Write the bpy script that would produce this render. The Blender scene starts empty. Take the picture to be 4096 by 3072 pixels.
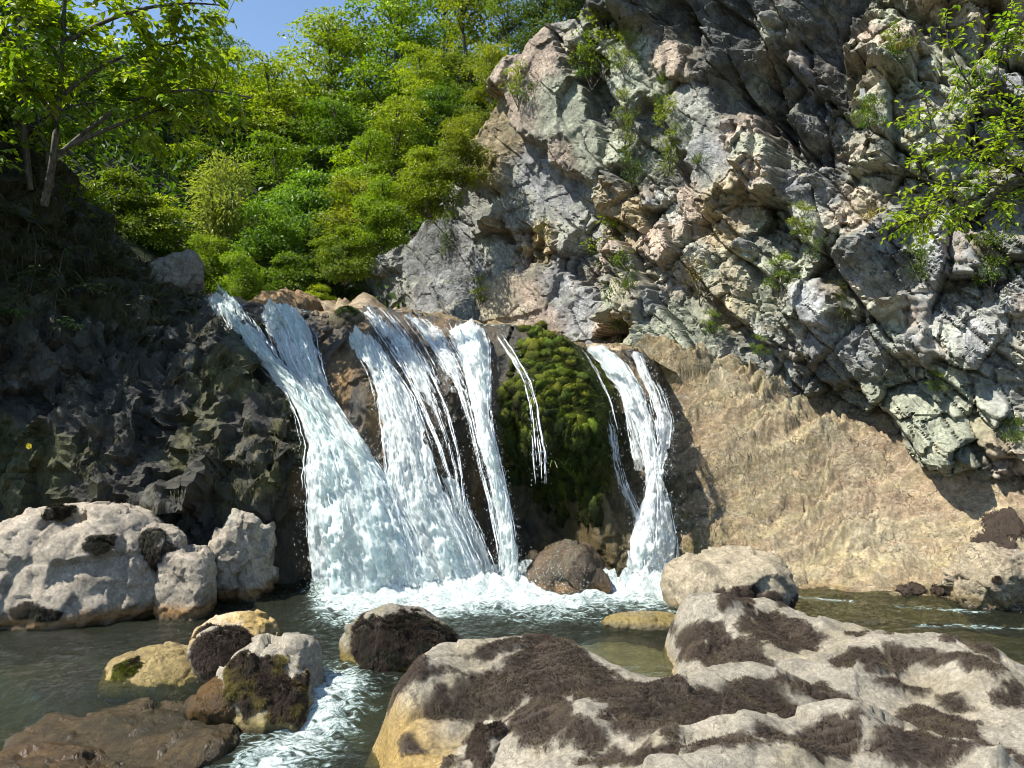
import bpy, math, random
import numpy as np
from mathutils import Vector

# ------------------------------------------------------------------ camera, sky, sun, exposure
scene = bpy.context.scene
COL = scene.collection
FPX = 759.0            # focal length in pixels at 1024 wide
CAMZ = 2.6             # eye height above the plunge pool
cam_d = bpy.data.cameras.new("camera")
cam = bpy.data.objects.new("camera", cam_d)
COL.objects.link(cam)
cam.location = (0, 0, CAMZ)
cam.rotation_euler = (math.radians(90), 0, 0)
cam_d.sensor_width = 36.0
cam_d.lens = 36.0 * FPX / 1024.0
cam_d.clip_end = 2000
cam_d.clip_start = 0.05
scene.camera = cam

SUN = np.array([-0.55, -0.20, 0.81]); SUN /= np.linalg.norm(SUN)
world = bpy.data.worlds.new("World")
scene.world = world
world.use_nodes = True
wn = world.node_tree.nodes; wl = world.node_tree.links
bg = wn.get("Background") or wn.new("ShaderNodeBackground")
sky = wn.new("ShaderNodeTexSky")
sky.sky_type = 'NISHITA'
sky.sun_disc = False
sky.sun_elevation = math.asin(SUN[2])
sky.sun_rotation = math.atan2(SUN[0], SUN[1])
sky.air_density = 1.0
sky.dust_density = 0.3
sky.ozone_density = 2.5
wl.new(sky.outputs[0], bg.inputs[0])
bg.inputs[1].default_value = 0.11
sun_d = bpy.data.lights.new("sun", 'SUN')
sun_d.energy = 5.0
sun_d.angle = math.radians(0.5)
sun_d.color = (1.0, 0.95, 0.86)
sun = bpy.data.objects.new("sun", sun_d)
COL.objects.link(sun)
sun.rotation_euler = Vector(SUN).to_track_quat('Z', 'Y').to_euler()
scene.view_settings.view_transform = 'Standard'
scene.view_settings.look = 'None'
scene.view_settings.gamma = 1.0
scene.view_settings.exposure = 0.92
scene.render.engine = 'CYCLES'
scene.cycles.filter_width = 1.0
scene.cycles.max_bounces = 7
scene.cycles.diffuse_bounces = 3
scene.cycles.transparent_max_bounces = 24
scene.cycles.caustics_reflective = False
scene.cycles.caustics_refractive = False

rng = np.random.default_rng(7)
random.seed(7)

# ------------------------------------------------------------------ authoring helpers
def P(u, v, Y):
    return np.array([(u - 512) / FPX * Y, Y, CAMZ - (v - 384) / FPX * Y])
def Pz(u, v, z):
    Y = (CAMZ - z) * FPX / (v - 384)
    return np.array([(u - 512) / FPX * Y, Y, z])
def nrm(a):
    return a / np.maximum(np.linalg.norm(a, axis=-1, keepdims=True), 1e-9)
def sstep(a, b, x):
    t = np.clip((x - a) / (b - a), 0, 1)
    return t * t * (3 - 2 * t)
def lerp(a, b, t):
    return a + (b - a) * t
def mixc(a, b, t):
    t = np.asarray(t)[..., None]
    return np.asarray(a) * (1 - t) + np.asarray(b) * t

_prng = np.random.default_rng(11)
_perm = _prng.permutation(256).astype(np.int32)
_perm = np.concatenate([_perm, _perm])
_grad = nrm(_prng.normal(size=(256, 3))).astype(np.float64)
_jit = _prng.random((256, 3))
def perlin(p):
    pi = np.floor(p).astype(np.int32)
    f = p - pi
    pi &= 255
    w = f * f * f * (f * (f * 6 - 15) + 10)
    out = 0
    for dx in (0, 1):
        a = _perm[(pi[:, 0] + dx) & 255]
        wx = w[:, 0] if dx else 1 - w[:, 0]
        for dy in (0, 1):
            b = _perm[(a + pi[:, 1] + dy) & 255]
            wy = w[:, 1] if dy else 1 - w[:, 1]
            for dz in (0, 1):
                c = _perm[(b + pi[:, 2] + dz) & 255]
                g = _grad[c]
                d = g[:, 0] * (f[:, 0] - dx) + g[:, 1] * (f[:, 1] - dy) + g[:, 2] * (f[:, 2] - dz)
                out = out + d * wx * wy * (w[:, 2] if dz else 1 - w[:, 2])
    return out * 1.6
def fbm(p, freq, octv=4, gain=0.5, off=0.0):
    p = np.asarray(p, dtype=np.float64)
    q = p * freq + off
    a, s, tot = 1.0, 0, 0
    for _ in range(octv):
        s = s + a * perlin(q); tot += a
        q = q * 2.03 + 17.3; a *= gain
    return s / tot
def ridged(p, freq, octv=4, off=0.0):
    q = np.asarray(p, dtype=np.float64) * freq + off
    a, s, tot = 1.0, 0, 0
    for _ in range(octv):
        s = s + a * (1 - np.abs(perlin(q)) * 2); tot += a
        q = q * 2.07 + 9.1; a *= 0.5
    return s / tot
def worley(p):
    pi = np.floor(p).astype(np.int32)
    f = p - pi
    n = len(p)
    d1 = np.full(n, 9.0); d2 = np.full(n, 9.0)
    idx = np.zeros(n, np.int32); cen = np.zeros((n, 3))
    for dx in (-1, 0, 1):
        for dy in (-1, 0, 1):
            for dz in (-1, 0, 1):
                h = _perm[(_perm[(_perm[(pi[:, 0] + dx) & 255] + pi[:, 1] + dy) & 255] + pi[:, 2] + dz) & 255]
                c = _jit[h] + (dx, dy, dz)
                v = c - f
                d = np.sqrt((v * v).sum(1))
                m = d < d1
                d2 = np.where(m, d1, np.minimum(d2, d))
                d1 = np.where(m, d, d1)
                idx = np.where(m, h, idx)
                cen[m] = v[m]
    return d1, d2, idx, cen
def facets(p, freq, tilt):
    """height of random tilted facets (one plane per cell) over 3D points"""
    d1, d2, idx, cen = worley(p * freq)
    t = (_grad[idx] * cen).sum(1) * tilt
    return (t + (_jit[idx][:, 0] - .5) * .5 * tilt) / freq, d2 - d1, idx

# ------------------------------------------------------------------ mesh helpers
def add_mesh(name, V, F, mat=None, col=None, parent=None, smooth=True, uv=None, link=True):
    V = np.asarray(V, dtype=np.float32)
    me = bpy.data.meshes.new(name)
    if isinstance(F, list):
        parts = [np.asarray(f, dtype=np.int32) for f in F if len(f)]
    else:
        parts = [np.asarray(F, dtype=np.int32)]
    me.vertices.add(len(V)); me.vertices.foreach_set("co", V.ravel())
    loops = np.concatenate([f.ravel() for f in parts])
    tot = np.concatenate([np.full(len(f), f.shape[1], np.int32) for f in parts])
    st = np.concatenate([[0], np.cumsum(tot)[:-1]]).astype(np.int32)
    me.loops.add(len(loops)); me.loops.foreach_set("vertex_index", loops)
    me.polygons.add(len(tot)); me.polygons.foreach_set("loop_start", st)
    me.polygons.foreach_set("use_smooth", np.full(len(tot), smooth))
    if col is not None:
        c = np.asarray(col, dtype=np.float32)
        if c.shape[1] == 3:
            c = np.hstack([c, np.zeros((len(c), 1), np.float32)])
        at = me.color_attributes.new("Col", 'FLOAT_COLOR', 'POINT')
        at.data.foreach_set("color", c.ravel())
    if uv is not None:
        ul = me.uv_layers.new(name="UVMap")
        ul.data.foreach_set("uv", np.asarray(uv, dtype=np.float32)[loops].ravel())
    me.update(calc_edges=True)
    if mat: me.materials.append(mat)
    if not link: return me
    o = bpy.data.objects.new(name, me)
    COL.objects.link(o)
    if parent is not None: o.parent = parent
    return o
def empty(name, loc=(0, 0, 0)):
    o = bpy.data.objects.new(name, None)
    o.empty_display_size = 0.2
    COL.objects.link(o); o.location = loc
    return o
def tag(o, label=None, cat=None, group=None, kind=None):
    if label: o["label"] = label
    if cat: o["category"] = cat
    if group: o["group"] = group
    if kind: o["kind"] = kind
    return o
def grid_faces(nu, nv):
    i = np.arange(nu - 1)[:, None]; j = np.arange(nv - 1)[None, :]
    a = (i * nv + j).ravel()
    return np.stack([a, a + nv, a + nv + 1, a + 1], 1)
def vnormals(V, F):
    a, b, c = V[F[:, 0]], V[F[:, 1]], V[F[:, 2]]
    n = np.cross(b - a, c - a)
    if F.shape[1] == 4:
        n = np.cross(c - a, V[F[:, 3]] - b)
    N = np.zeros_like(V)
    for k in range(F.shape[1]):
        for ax in range(3):
            N[:, ax] += np.bincount(F[:, k], n[:, ax], len(V))
    return nrm(N)
def submesh(V, F, fm, *arrs):
    f = F[fm]
    used, inv = np.unique(f, return_inverse=True)
    return [V[used], inv.reshape(f.shape)] + [a[used] for a in arrs]
def surface_nets(f, o, h):
    ins = f < 0
    nx, ny, nz = f.shape
    cnt = np.zeros((nx - 1, ny - 1, nz - 1), np.int8)
    for dx in (0, 1):
        for dy in (0, 1):
            for dz in (0, 1):
                cnt += ins[dx:nx - 1 + dx, dy:ny - 1 + dy, dz:nz - 1 + dz]
    act = (cnt > 0) & (cnt < 8)
    ci = np.argwhere(act)
    ids = np.full(act.shape, -1, np.int64); ids[act] = np.arange(len(ci))
    acc = np.zeros((len(ci), 3)); num = np.zeros(len(ci))
    corners = [(x, y, z) for x in (0, 1) for y in (0, 1) for z in (0, 1)]
    val = {c: f[ci[:, 0] + c[0], ci[:, 1] + c[1], ci[:, 2] + c[2]] for c in corners}
    for c in corners:
        for ax in range(3):
            if c[ax] == 0:
                d = list(c); d[ax] = 1; d = tuple(d)
                a, b = val[c], val[d]
                m = (a < 0) != (b < 0)
                t = np.where(m, a / np.where(m, a - b, 1), 0)
                p = np.tile(np.array(c, float), (len(ci), 1)); p[:, ax] = t
                acc[m] += p[m]; num[m] += 1
    V = (ci + acc / num[:, None]) * h + o
    Fs = []
    for ax in range(3):
        a1, a2 = [(1, 2), (2, 0), (0, 1)][ax]
        sl0 = [slice(1, None)] * 3; sl1 = [slice(1, None)] * 3
        sl0[ax] = slice(0, -1); sl1[ax] = slice(1, None)
        A = ins[tuple(sl0)]; B = ins[tuple(sl1)]
        e = np.argwhere(A != B)
        if not len(e): continue
        e2 = e.copy(); e2[:, a1] += 1; e2[:, a2] += 1
        ok = np.all(e2 < np.array(act.shape), axis=1)
        e2 = e2[ok]; flip = A[tuple(e[ok].T)]
        def cid(d1, d2):
            q = e2.copy(); q[:, a1] -= d1; q[:, a2] -= d2
            return ids[q[:, 0], q[:, 1], q[:, 2]]
        q = np.stack([cid(1, 1), cid(0, 1), cid(0, 0), cid(1, 0)], 1)
        q[~flip] = q[~flip][:, ::-1]
        Fs.append(q)
    F = np.concatenate(Fs)
    F = F[(F >= 0).all(1)]
    return V, F
def subdiv(V, F):
    n = len(V)
    E = np.concatenate([F[:, [k, (k + 1) % 4]] for k in range(4)])
    E.sort(axis=1)
    key = E[:, 0].astype(np.int64) * n + E[:, 1]
    uk, inv = np.unique(key, return_inverse=True)
    mid = (V[uk // n] + V[uk % n]) / 2
    cen = V[F].mean(1)
    V2 = np.concatenate([V, mid, cen])
    m = inv.reshape(4, -1).T + n
    c = np.arange(len(F)) + n + len(mid)
    Q = [np.stack([F[:, k], m[:, k], c, m[:, (k + 3) % 4]], 1) for k in range(4)]
    return V2, np.concatenate(Q)
def smooth_quads(V, F, it=2):
    n = len(V)
    E = np.concatenate([F[:, [k, (k + 1) % 4]] for k in range(4)])
    for _ in range(it):
        S = np.zeros_like(V); c = np.bincount(E[:, 0], minlength=n) + np.bincount(E[:, 1], minlength=n)
        for ax in range(3):
            S[:, ax] = np.bincount(E[:, 0], V[E[:, 1], ax], n) + np.bincount(E[:, 1], V[E[:, 0], ax], n)
        V = lerp(V, S / np.maximum(c, 1)[:, None], 0.6)
    return V
def sdf_grid(lo, hi, h):
    lo = np.array(lo, float); hi = np.array(hi, float)
    n = np.ceil((hi - lo) / h).astype(int) + 1
    g = np.stack(np.meshgrid(*[lo[k] + np.arange(n[k]) * h for k in range(3)], indexing='ij'), -1)
    return g, lo
def smin(a, b, k):
    h = np.clip(0.5 + 0.5 * (b - a) / k, 0, 1)
    return b * (1 - h) + a * h - k * h * (1 - h)
def smax(a, b, k):
    return -smin(-a, -b, k)
def rotz(a):
    c, s = math.cos(a), math.sin(a)
    return np.array([[c, -s, 0], [s, c, 0], [0, 0, 1]])
def tube(path, rad, sides=6, cap=True):
    path = np.asarray(path, float); rad = np.asarray(rad, float) * np.ones(len(path))
    T = nrm(np.gradient(path, axis=0))
    up = np.where(np.abs(T[:, 2:3]) > .9, np.array([[1., 0, 0]]), np.array([[0, 0, 1.]]))
    A = nrm(np.cross(T, up)); B = np.cross(T, A)
    th = np.arange(sides) / sides * 2 * np.pi
    V = path[:, None] + rad[:, None, None] * (A[:, None] * np.cos(th)[None, :, None] + B[:, None] * np.sin(th)[None, :, None])
    n = len(path); V = V.reshape(-1, 3)
    i = np.arange(n - 1)[:, None] * sides; j = np.arange(sides)[None]
    k = (np.arange(sides) + 1) % sides
    F = np.stack([i + j, i + k[None], i + sides + k[None], i + sides + j], -1).reshape(-1, 4)
    return V, F
class MB:
    def __init__(s): s.V = []; s.F = {3: [], 4: []}; s.C = []; s.n = 0
    def add(s, V, F, col=None):
        V = np.asarray(V); F = np.asarray(F)
        s.V.append(V); s.F[F.shape[1]].append(F + s.n); s.n += len(V)
        if col is not None:
            col = np.asarray(col, float)
            s.C.append(np.tile(col, (len(V), 1)) if col.ndim == 1 else col)
    def mesh(s, name, mat, parent=None, smooth=True, link=True):
        F = [np.concatenate(f) for f in s.F.values() if f]
        return add_mesh(name, np.concatenate(s.V), F, mat, np.concatenate(s.C) if s.C else None, parent, smooth, link=link)
def curve_pts(pts, n, jitter=0.0):
    pts = np.asarray(pts, float)
    d = np.concatenate([[0], np.cumsum(np.linalg.norm(np.diff(pts, axis=0), axis=1))])
    t = np.linspace(0, d[-1], n)
    # Catmull-Rom through smooth interpolation
    out = np.stack([np.interp(t, d, pts[:, k]) for k in range(pts.shape[1])], 1)
    for _ in range(3):
        out[1:-1] = (out[:-2] + 2 * out[1:-1] + out[2:]) / 4
    if jitter:
        out[1:-1] += fbm(out, 2.0, 3)[1:-1, None] * jitter * rng.normal(size=3)
    return out
def inpoly(x, y, poly):
    poly = np.asarray(poly, float); r = np.zeros(len(x), bool)
    for (x1, y1), (x2, y2) in zip(poly, np.roll(poly, -1, 0)):
        c = (y1 > y) != (y2 > y)
        r ^= c & (x < (x2 - x1) * (y - y1) / (y2 - y1 + 1e-12) + x1)
    return r
def segdist(x, y, pts, closed=False):
    pts = np.asarray(pts, float); d = np.full(len(x), 1e9)
    Q = np.roll(pts, -1, 0) if closed else pts[1:]
    for a, b in zip(pts if closed else pts[:-1], Q):
        ab = b - a; t = np.clip(((x - a[0]) * ab[0] + (y - a[1]) * ab[1]) / (ab @ ab + 1e-12), 0, 1)
        d = np.minimum(d, np.hypot(x - a[0] - t * ab[0], y - a[1] - t * ab[1]))
    return d
def polysd(x, y, poly):
    d = segdist(x, y, poly, True)
    return np.where(inpoly(x, y, poly), -d, d)

# ------------------------------------------------------------------ materials
def new_mat(name):
    m = bpy.data.materials.new(name); m.use_nodes = True
    nt = m.node_tree
    for n in list(nt.nodes): nt.nodes.remove(n)
    out = nt.nodes.new("ShaderNodeOutputMaterial")
    return m, nt, out
def N(nt, kind, **kw):
    n = nt.nodes.new(kind)
    for k, v in kw.items():
        if k.startswith("i_"):
            n.inputs[k[2:].replace("_", " ")].default_value = v
        else: setattr(n, k, v)
    return n
def math_n(nt, op, a, b=None, clamp=False):
    n = nt.nodes.new("ShaderNodeMath"); n.operation = op; n.use_clamp = clamp
    for k, x in enumerate((a, b)):
        if x is None: continue
        if isinstance(x, (int, float)): n.inputs[k].default_value = x
        else: nt.links.new(x, n.inputs[k])
    return n.outputs[0]
def ramp_n(nt, x, stops):
    n = nt.nodes.new("ShaderNodeValToRGB")
    while len(n.color_ramp.elements) < len(stops): n.color_ramp.elements.new(0.5)
    for e, (p, c) in zip(n.color_ramp.elements, stops):
        e.position = p; e.color = (c, c, c, 1) if isinstance(c, (int, float)) else (*c, 1)
    nt.links.new(x, n.inputs[0])
    return n.outputs[0]
def mapr(nt, x, a, b, c, d):
    n = nt.nodes.new("ShaderNodeMapRange"); n.interpolation_type = 'SMOOTHSTEP'
    nt.links.new(x, n.inputs[0])
    for k, v in zip((1, 2, 3, 4), (a, b, c, d)): n.inputs[k].default_value = v
    return n.outputs[0]
def mixrgb(nt, fac, a, b, mode='MIX'):
    n = nt.nodes.new("ShaderNodeMix"); n.data_type = 'RGBA'; n.blend_type = mode
    for s, x in ((n.inputs[0], fac), (n.inputs[6], a), (n.inputs[7], b)):
        if isinstance(x, (int, float)): s.default_value = x
        elif isinstance(x, tuple): s.default_value = (*x, 1)
        else: nt.links.new(x, s)
    return n.outputs[2]
def rock_material(name, scale=1.0, bump=0.6, veins=False, stretch=(1, 1, 1), cracks=0.5, lo=.6, hi=1.35, dist=.03):
    m, nt, out = new_mat(name)
    L = nt.links.new
    b = N(nt, "ShaderNodeBsdfPrincipled"); L(b.outputs[0], out.inputs[0])
    at = N(nt, "ShaderNodeVertexColor", layer_name="Col")
    tc = N(nt, "ShaderNodeTexCoord")
    mp = N(nt, "ShaderNodeMapping"); mp.inputs['Scale'].default_value = stretch
    L(tc.outputs['Object'], mp.inputs[0])
    def noise(sc, det=6, rough=.6, dist=0):
        n = N(nt, "ShaderNodeTexNoise"); n.inputs['Scale'].default_value = sc * scale
        n.inputs['Detail'].default_value = det; n.inputs['Roughness'].default_value = rough; n.inputs['Distortion'].default_value = dist
        L(mp.outputs[0], n.inputs['Vector']); return n.outputs[0]
    n1, n2, n3 = noise(2.2, 8, .65, .4), noise(11, 8, .7), noise(45, 6, .7)
    f1 = mapr(nt, n1, .28, .72, lo, hi); f2 = mapr(nt, n2, .25, .75, .62, 1.35); f3 = mapr(nt, n3, .25, .75, .7, 1.28)
    f = math_n(nt, 'MULTIPLY', math_n(nt, 'MULTIPLY', f1, f2), f3)
    vm = N(nt, "ShaderNodeVectorMath", operation='SCALE')
    L(at.outputs[0], vm.inputs[0]); L(f, vm.inputs['Scale'])
    c = vm.outputs[0]
    # crackle
    vo = N(nt, "ShaderNodeTexVoronoi", feature='DISTANCE_TO_EDGE'); vo.inputs['Scale'].default_value = 3.2 * scale
    wv = N(nt, "ShaderNodeVectorMath", operation='ADD')
    nn = N(nt, "ShaderNodeTexNoise"); nn.inputs['Scale'].default_value = 4 * scale; nn.inputs['Detail'].default_value = 5
    L(mp.outputs[0], nn.inputs['Vector'])
    sc = N(nt, "ShaderNodeVectorMath", operation='SCALE'); sc.inputs['Scale'].default_value = .55 / scale
    L(nn.outputs[1], sc.inputs[0]); L(sc.outputs[0], wv.inputs[0]); L(mp.outputs[0], wv.inputs[1]); L(wv.outputs[0], vo.inputs['Vector'])
    ck = mapr(nt, vo.outputs[0], 0, .035, 1, 0)
    ckm = math_n(nt, 'MULTIPLY', ck, mapr(nt, n1, .45, .6, 0, 1))
    c = mixrgb(nt, math_n(nt, 'MULTIPLY', ckm, cracks), c, (.04, .038, .035))
    if veins:
        v2 = N(nt, "ShaderNodeTexVoronoi", feature='DISTANCE_TO_EDGE'); v2.inputs['Scale'].default_value = 2.1
        mp2 = N(nt, "ShaderNodeMapping"); mp2.inputs['Scale'].default_value = (.8, 1.6, 3.4); mp2.inputs['Rotation'].default_value = (.3, -.35, .2)
        L(wv.outputs[0], mp2.inputs[0]); L(mp2.outputs[0], v2.inputs['Vector'])
        vv = math_n(nt, 'MULTIPLY', mapr(nt, v2.outputs[0], 0, .038, 1, 0), mapr(nt, n2, .4, .6, .25, 1))
        c = mixrgb(nt, math_n(nt, 'MULTIPLY', vv, .9), c, (.46, .41, .31))
    L(c, b.inputs['Base Color'])
    r = mapr(nt, at.outputs[1], 0, 1, .88, .2)
    L(r, b.inputs['Roughness'])
    b.inputs['Specular IOR Level'].default_value = .35
    bp = N(nt, "ShaderNodeBump"); bp.inputs['Strength'].default_value = bump; bp.inputs['Distance'].default_value = dist
    h = math_n(nt, 'ADD', math_n(nt, 'MULTIPLY', n2, 1.1), math_n(nt, 'MULTIPLY', n3, .5))
    h = math_n(nt, 'SUBTRACT', h, math_n(nt, 'MULTIPLY', ckm, .5))
    L(h, bp.inputs['Height']); L(bp.outputs[0], b.inputs['Normal'])
    return m
M_cliff = rock_material("limestone_cliff", 1.3, .75, cracks=.85, lo=.5, hi=1.45)
M_apron = rock_material("water_worn_bedrock", 1.6, 1.0, veins=True, cracks=.6, lo=.65, hi=1.3, dist=.035)
M_pale = rock_material("pale_boulder_rock", 3.0, .7, cracks=.35, lo=.72, hi=1.24, dist=.016)
M_wet = rock_material("wet_travertine", 2.2, .8, stretch=(1, 1, .45), cracks=.3)

def leaf_material(name, trans=.5, rough=.42, spec=.4, sat=1.0):
    m, nt, out = new_mat(name); L = nt.links.new
    at = N(nt, "ShaderNodeVertexColor", layer_name="Col")
    oi = N(nt, "ShaderNodeObjectInfo")
    c = mixrgb(nt, 1.0, at.outputs[0], oi.outputs['Color'], 'MULTIPLY')
    b = N(nt, "ShaderNodeBsdfPrincipled"); L(c, b.inputs['Base Color'])
    b.inputs['Roughness'].default_value = rough; b.inputs['Specular IOR Level'].default_value = spec
    t = N(nt, "ShaderNodeBsdfTranslucent")
    tcol = mixrgb(nt, 1.0, c, (1.15, 1.3, .45), 'MULTIPLY'); L(tcol, t.inputs[0])
    mx = N(nt, "ShaderNodeMixShader"); mx.inputs[0].default_value = trans
    L(b.outputs[0], mx.inputs[1]); L(t.outputs[0], mx.inputs[2]); L(mx.outputs[0], out.inputs[0])
    return m
M_leaf = leaf_material("leaf_tissue")
M_moss = leaf_material("moss_fibre", .12, .8, .2)
def bark_material(name, c1, c2):
    m, nt, out = new_mat(name); L = nt.links.new
    b = N(nt, "ShaderNodeBsdfPrincipled"); L(b.outputs[0], out.inputs[0])
    tc = N(nt, "ShaderNodeTexCoord"); mp = N(nt, "ShaderNodeMapping"); mp.inputs['Scale'].default_value = (14, 14, 3)
    L(tc.outputs['Object'], mp.inputs[0])
    n = N(nt, "ShaderNodeTexNoise"); n.inputs['Scale'].default_value = 2; n.inputs['Detail'].default_value = 7
    L(mp.outputs[0], n.inputs['Vector'])
    L(mixrgb(nt, mapr(nt, n.outputs[0], .3, .7, 0, 1), c1, c2), b.inputs['Base Color'])
    b.inputs['Roughness'].default_value = .85
    bp = N(nt, "ShaderNodeBump"); bp.inputs['Strength'].default_value = .5; bp.inputs['Distance'].default_value = .02
    L(n.outputs[0], bp.inputs['Height']); L(bp.outputs[0], b.inputs['Normal'])
    return m
M_bark = bark_material("grey_bark", (.035, .03, .024), (.13, .115, .09))
M_twig = bark_material("brown_twig", (.03, .024, .016), (.10, .08, .055))

def water_material():
    m, nt, out = new_mat("river_water"); L = nt.links.new
    at = N(nt, "ShaderNodeVertexColor", layer_name="Col")     # r: foam, g: churn
    sp = N(nt, "ShaderNodeSeparateColor"); L(at.outputs[0], sp.inputs[0])
    tc = N(nt, "ShaderNodeTexCoord")
    def noise(sc, det, dist=0, stretch=(1, 1, 1)):
        mp = N(nt, "ShaderNodeMapping"); mp.inputs['Scale'].default_value = stretch; L(tc.outputs['Object'], mp.inputs[0])
        n = N(nt, "ShaderNodeTexNoise"); n.inputs['Scale'].default_value = sc; n.inputs['Detail'].default_value = det
        n.inputs['Distortion'].default_value = dist; n.inputs['Roughness'].default_value = .6
        L(mp.outputs[0], n.inputs['Vector']); return n.outputs[0]
    n1 = noise(5, 6, .6, (.7, 1.6, 1)); n2 = noise(24, 5, .3, (.8, 1.5, 1)); n3 = noise(70, 3)
    bp = N(nt, "ShaderNodeBump"); bp.inputs['Distance'].default_value = .11
    L(math_n(nt, 'ADD', .45, math_n(nt, 'MULTIPLY', sp.outputs[1], .5)), bp.inputs['Strength'])
    h = math_n(nt, 'ADD', n1, math_n(nt, 'ADD', math_n(nt, 'MULTIPLY', n2, .55), math_n(nt, 'MULTIPLY', n3, .30)))
    L(h, bp.inputs['Height'])
    fr = N(nt, "ShaderNodeFresnel"); fr.inputs[0].default_value = 1.33; L(bp.outputs[0], fr.inputs['Normal'])
    tr = N(nt, "ShaderNodeBsdfTransparent"); tr.inputs[0].default_value = (.70, .74, .54, 1)
    df = N(nt, "ShaderNodeBsdfDiffuse"); df.inputs[0].default_value = (.05, .058, .036, 1)
    m0 = N(nt, "ShaderNodeMixShader"); m0.inputs[0].default_value = .22; L(tr.outputs[0], m0.inputs[1]); L(df.outputs[0], m0.inputs[2])
    gl = N(nt, "ShaderNodeBsdfGlossy"); gl.inputs['Roughness'].default_value = .05; L(bp.outputs[0], gl.inputs['Normal'])
    m1 = N(nt, "ShaderNodeMixShader"); L(fr.outputs[0], m1.inputs[0]); L(m0.outputs[0], m1.inputs[1]); L(gl.outputs[0], m1.inputs[2])
    fo = N(nt, "ShaderNodeBsdfPrincipled"); fo.inputs['Roughness'].default_value = .5
    lace = noise(9, 8, 1.6, (.8, 1.7, 1))
    fm = mapr(nt, math_n(nt, 'ADD', sp.outputs[0], math_n(nt, 'MULTIPLY', math_n(nt, 'SUBTRACT', lace, .5), 1.9)), .30, .90, 0, 1)
    L(mixrgb(nt, fm, (.34, .52, .48), (.68, .77, .75)), fo.inputs['Base Color'])
    L(bp.outputs[0], fo.inputs['Normal'])
    m2 = N(nt, "ShaderNodeMixShader"); L(fm, m2.inputs[0]); L(m1.outputs[0], m2.inputs[1]); L(fo.outputs[0], m2.inputs[2])
    L(m2.outputs[0], out.inputs[0])
    return m
M_water = water_material()
def fall_material(name, su, sv, soft, thin):
    m, nt, out = new_mat(name); L = nt.links.new
    at = N(nt, "ShaderNodeVertexColor", layer_name="Col")     # r: density, g: turquoise body
    sp = N(nt, "ShaderNodeSeparateColor"); L(at.outputs[0], sp.inputs[0])
    uv = N(nt, "ShaderNodeUVMap", uv_map="UVMap")
    def noise(a, b, det, dist=0):
        mp = N(nt, "ShaderNodeMapping"); mp.inputs['Scale'].default_value = (a, b, 1); L(uv.outputs[0], mp.inputs[0])
        n = N(nt, "ShaderNodeTexNoise"); n.inputs['Scale'].default_value = 1; n.inputs['Detail'].default_value = det
        n.inputs['Distortion'].default_value = dist; n.inputs['Roughness'].default_value = .65
        L(mp.outputs[0], n.inputs['Vector']); return n.outputs[0]
    n1 = noise(su, sv, 5, 1.0); n2 = noise(su * 3.2, sv * 2.6, 4, 1.4); n3 = noise(su * 9, sv * 8, 3, .5)
    nn = math_n(nt, 'ADD', math_n(nt, 'MULTIPLY', n1, .5), math_n(nt, 'ADD', math_n(nt, 'MULTIPLY', n2, .34), math_n(nt, 'MULTIPLY', n3, .16)))
    # density 0..1 -> threshold over the noise
    k = math_n(nt, 'ADD', nn, math_n(nt, 'MULTIPLY', math_n(nt, 'SUBTRACT', sp.outputs[0], .5), thin))
    al = mapr(nt, k, .5 - soft, .5 + soft, 0, 1)
    b = N(nt, "ShaderNodeBsdfPrincipled"); b.inputs['Roughness'].default_value = .4
    b.inputs['Specular IOR Level'].default_value = .2
    cc = mixrgb(nt, mapr(nt, nn, .4, .62, 0, 1), (.82, .88, .86), (.96, .96, .95))
    cc = mixrgb(nt, math_n(nt, 'MULTIPLY', sp.outputs[1], .35), cc, (.62, .84, .82))
    L(cc, b.inputs['Base Color'])
    bp = N(nt, "ShaderNodeBump"); bp.inputs['Strength'].default_value = .6; bp.inputs['Distance'].default_value = .04
    L(nn, bp.inputs['Height']); L(bp.outputs[0], b.inputs['Normal'])
    tl = N(nt, "ShaderNodeBsdfTranslucent"); L(cc, tl.inputs[0])
    m0 = N(nt, "ShaderNodeMixShader"); m0.inputs[0].default_value = .5; L(b.outputs[0], m0.inputs[1]); L(tl.outputs[0], m0.inputs[2])
    tr = N(nt, "ShaderNodeBsdfTransparent")
    mx = N(nt, "ShaderNodeMixShader"); L(al, mx.inputs[0]); L(tr.outputs[0], mx.inputs[1]); L(m0.outputs[0], mx.inputs[2])
    L(mx.outputs[0], out.inputs[0])
    return m
M_sheet = fall_material("falling_water_body", 9, 2.6, .10, 1.15)
M_veil = fall_material("falling_water_lace", 16, 5.5, .055, .8)
def plain(name, c, rough=.5, spec=.5):
    m, nt, out = new_mat(name)
    b = N(nt, "ShaderNodeBsdfPrincipled"); nt.links.new(b.outputs[0], out.inputs[0])
    tc = N(nt, "ShaderNodeTexCoord"); n = N(nt, "ShaderNodeTexNoise"); n.inputs['Scale'].default_value = 30
    nt.links.new(tc.outputs['Object'], n.inputs['Vector'])
    nt.links.new(mixrgb(nt, n.outputs[0], tuple(x * .8 for x in c), c), b.inputs['Base Color'])
    b.inputs['Roughness'].default_value = rough; b.inputs['Specular IOR Level'].default_value = spec
    return m
M_drop = plain("water_drop", (.9, .95, .97), .25)
M_petal = plain("yellow_petal", (.8, .6, .02), .5)
M_cable = plain("cable_sheath", (.03, .03, .03), .6)
M_tagp = plain("grey_plastic", (.6, .6, .6), .5)

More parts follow.
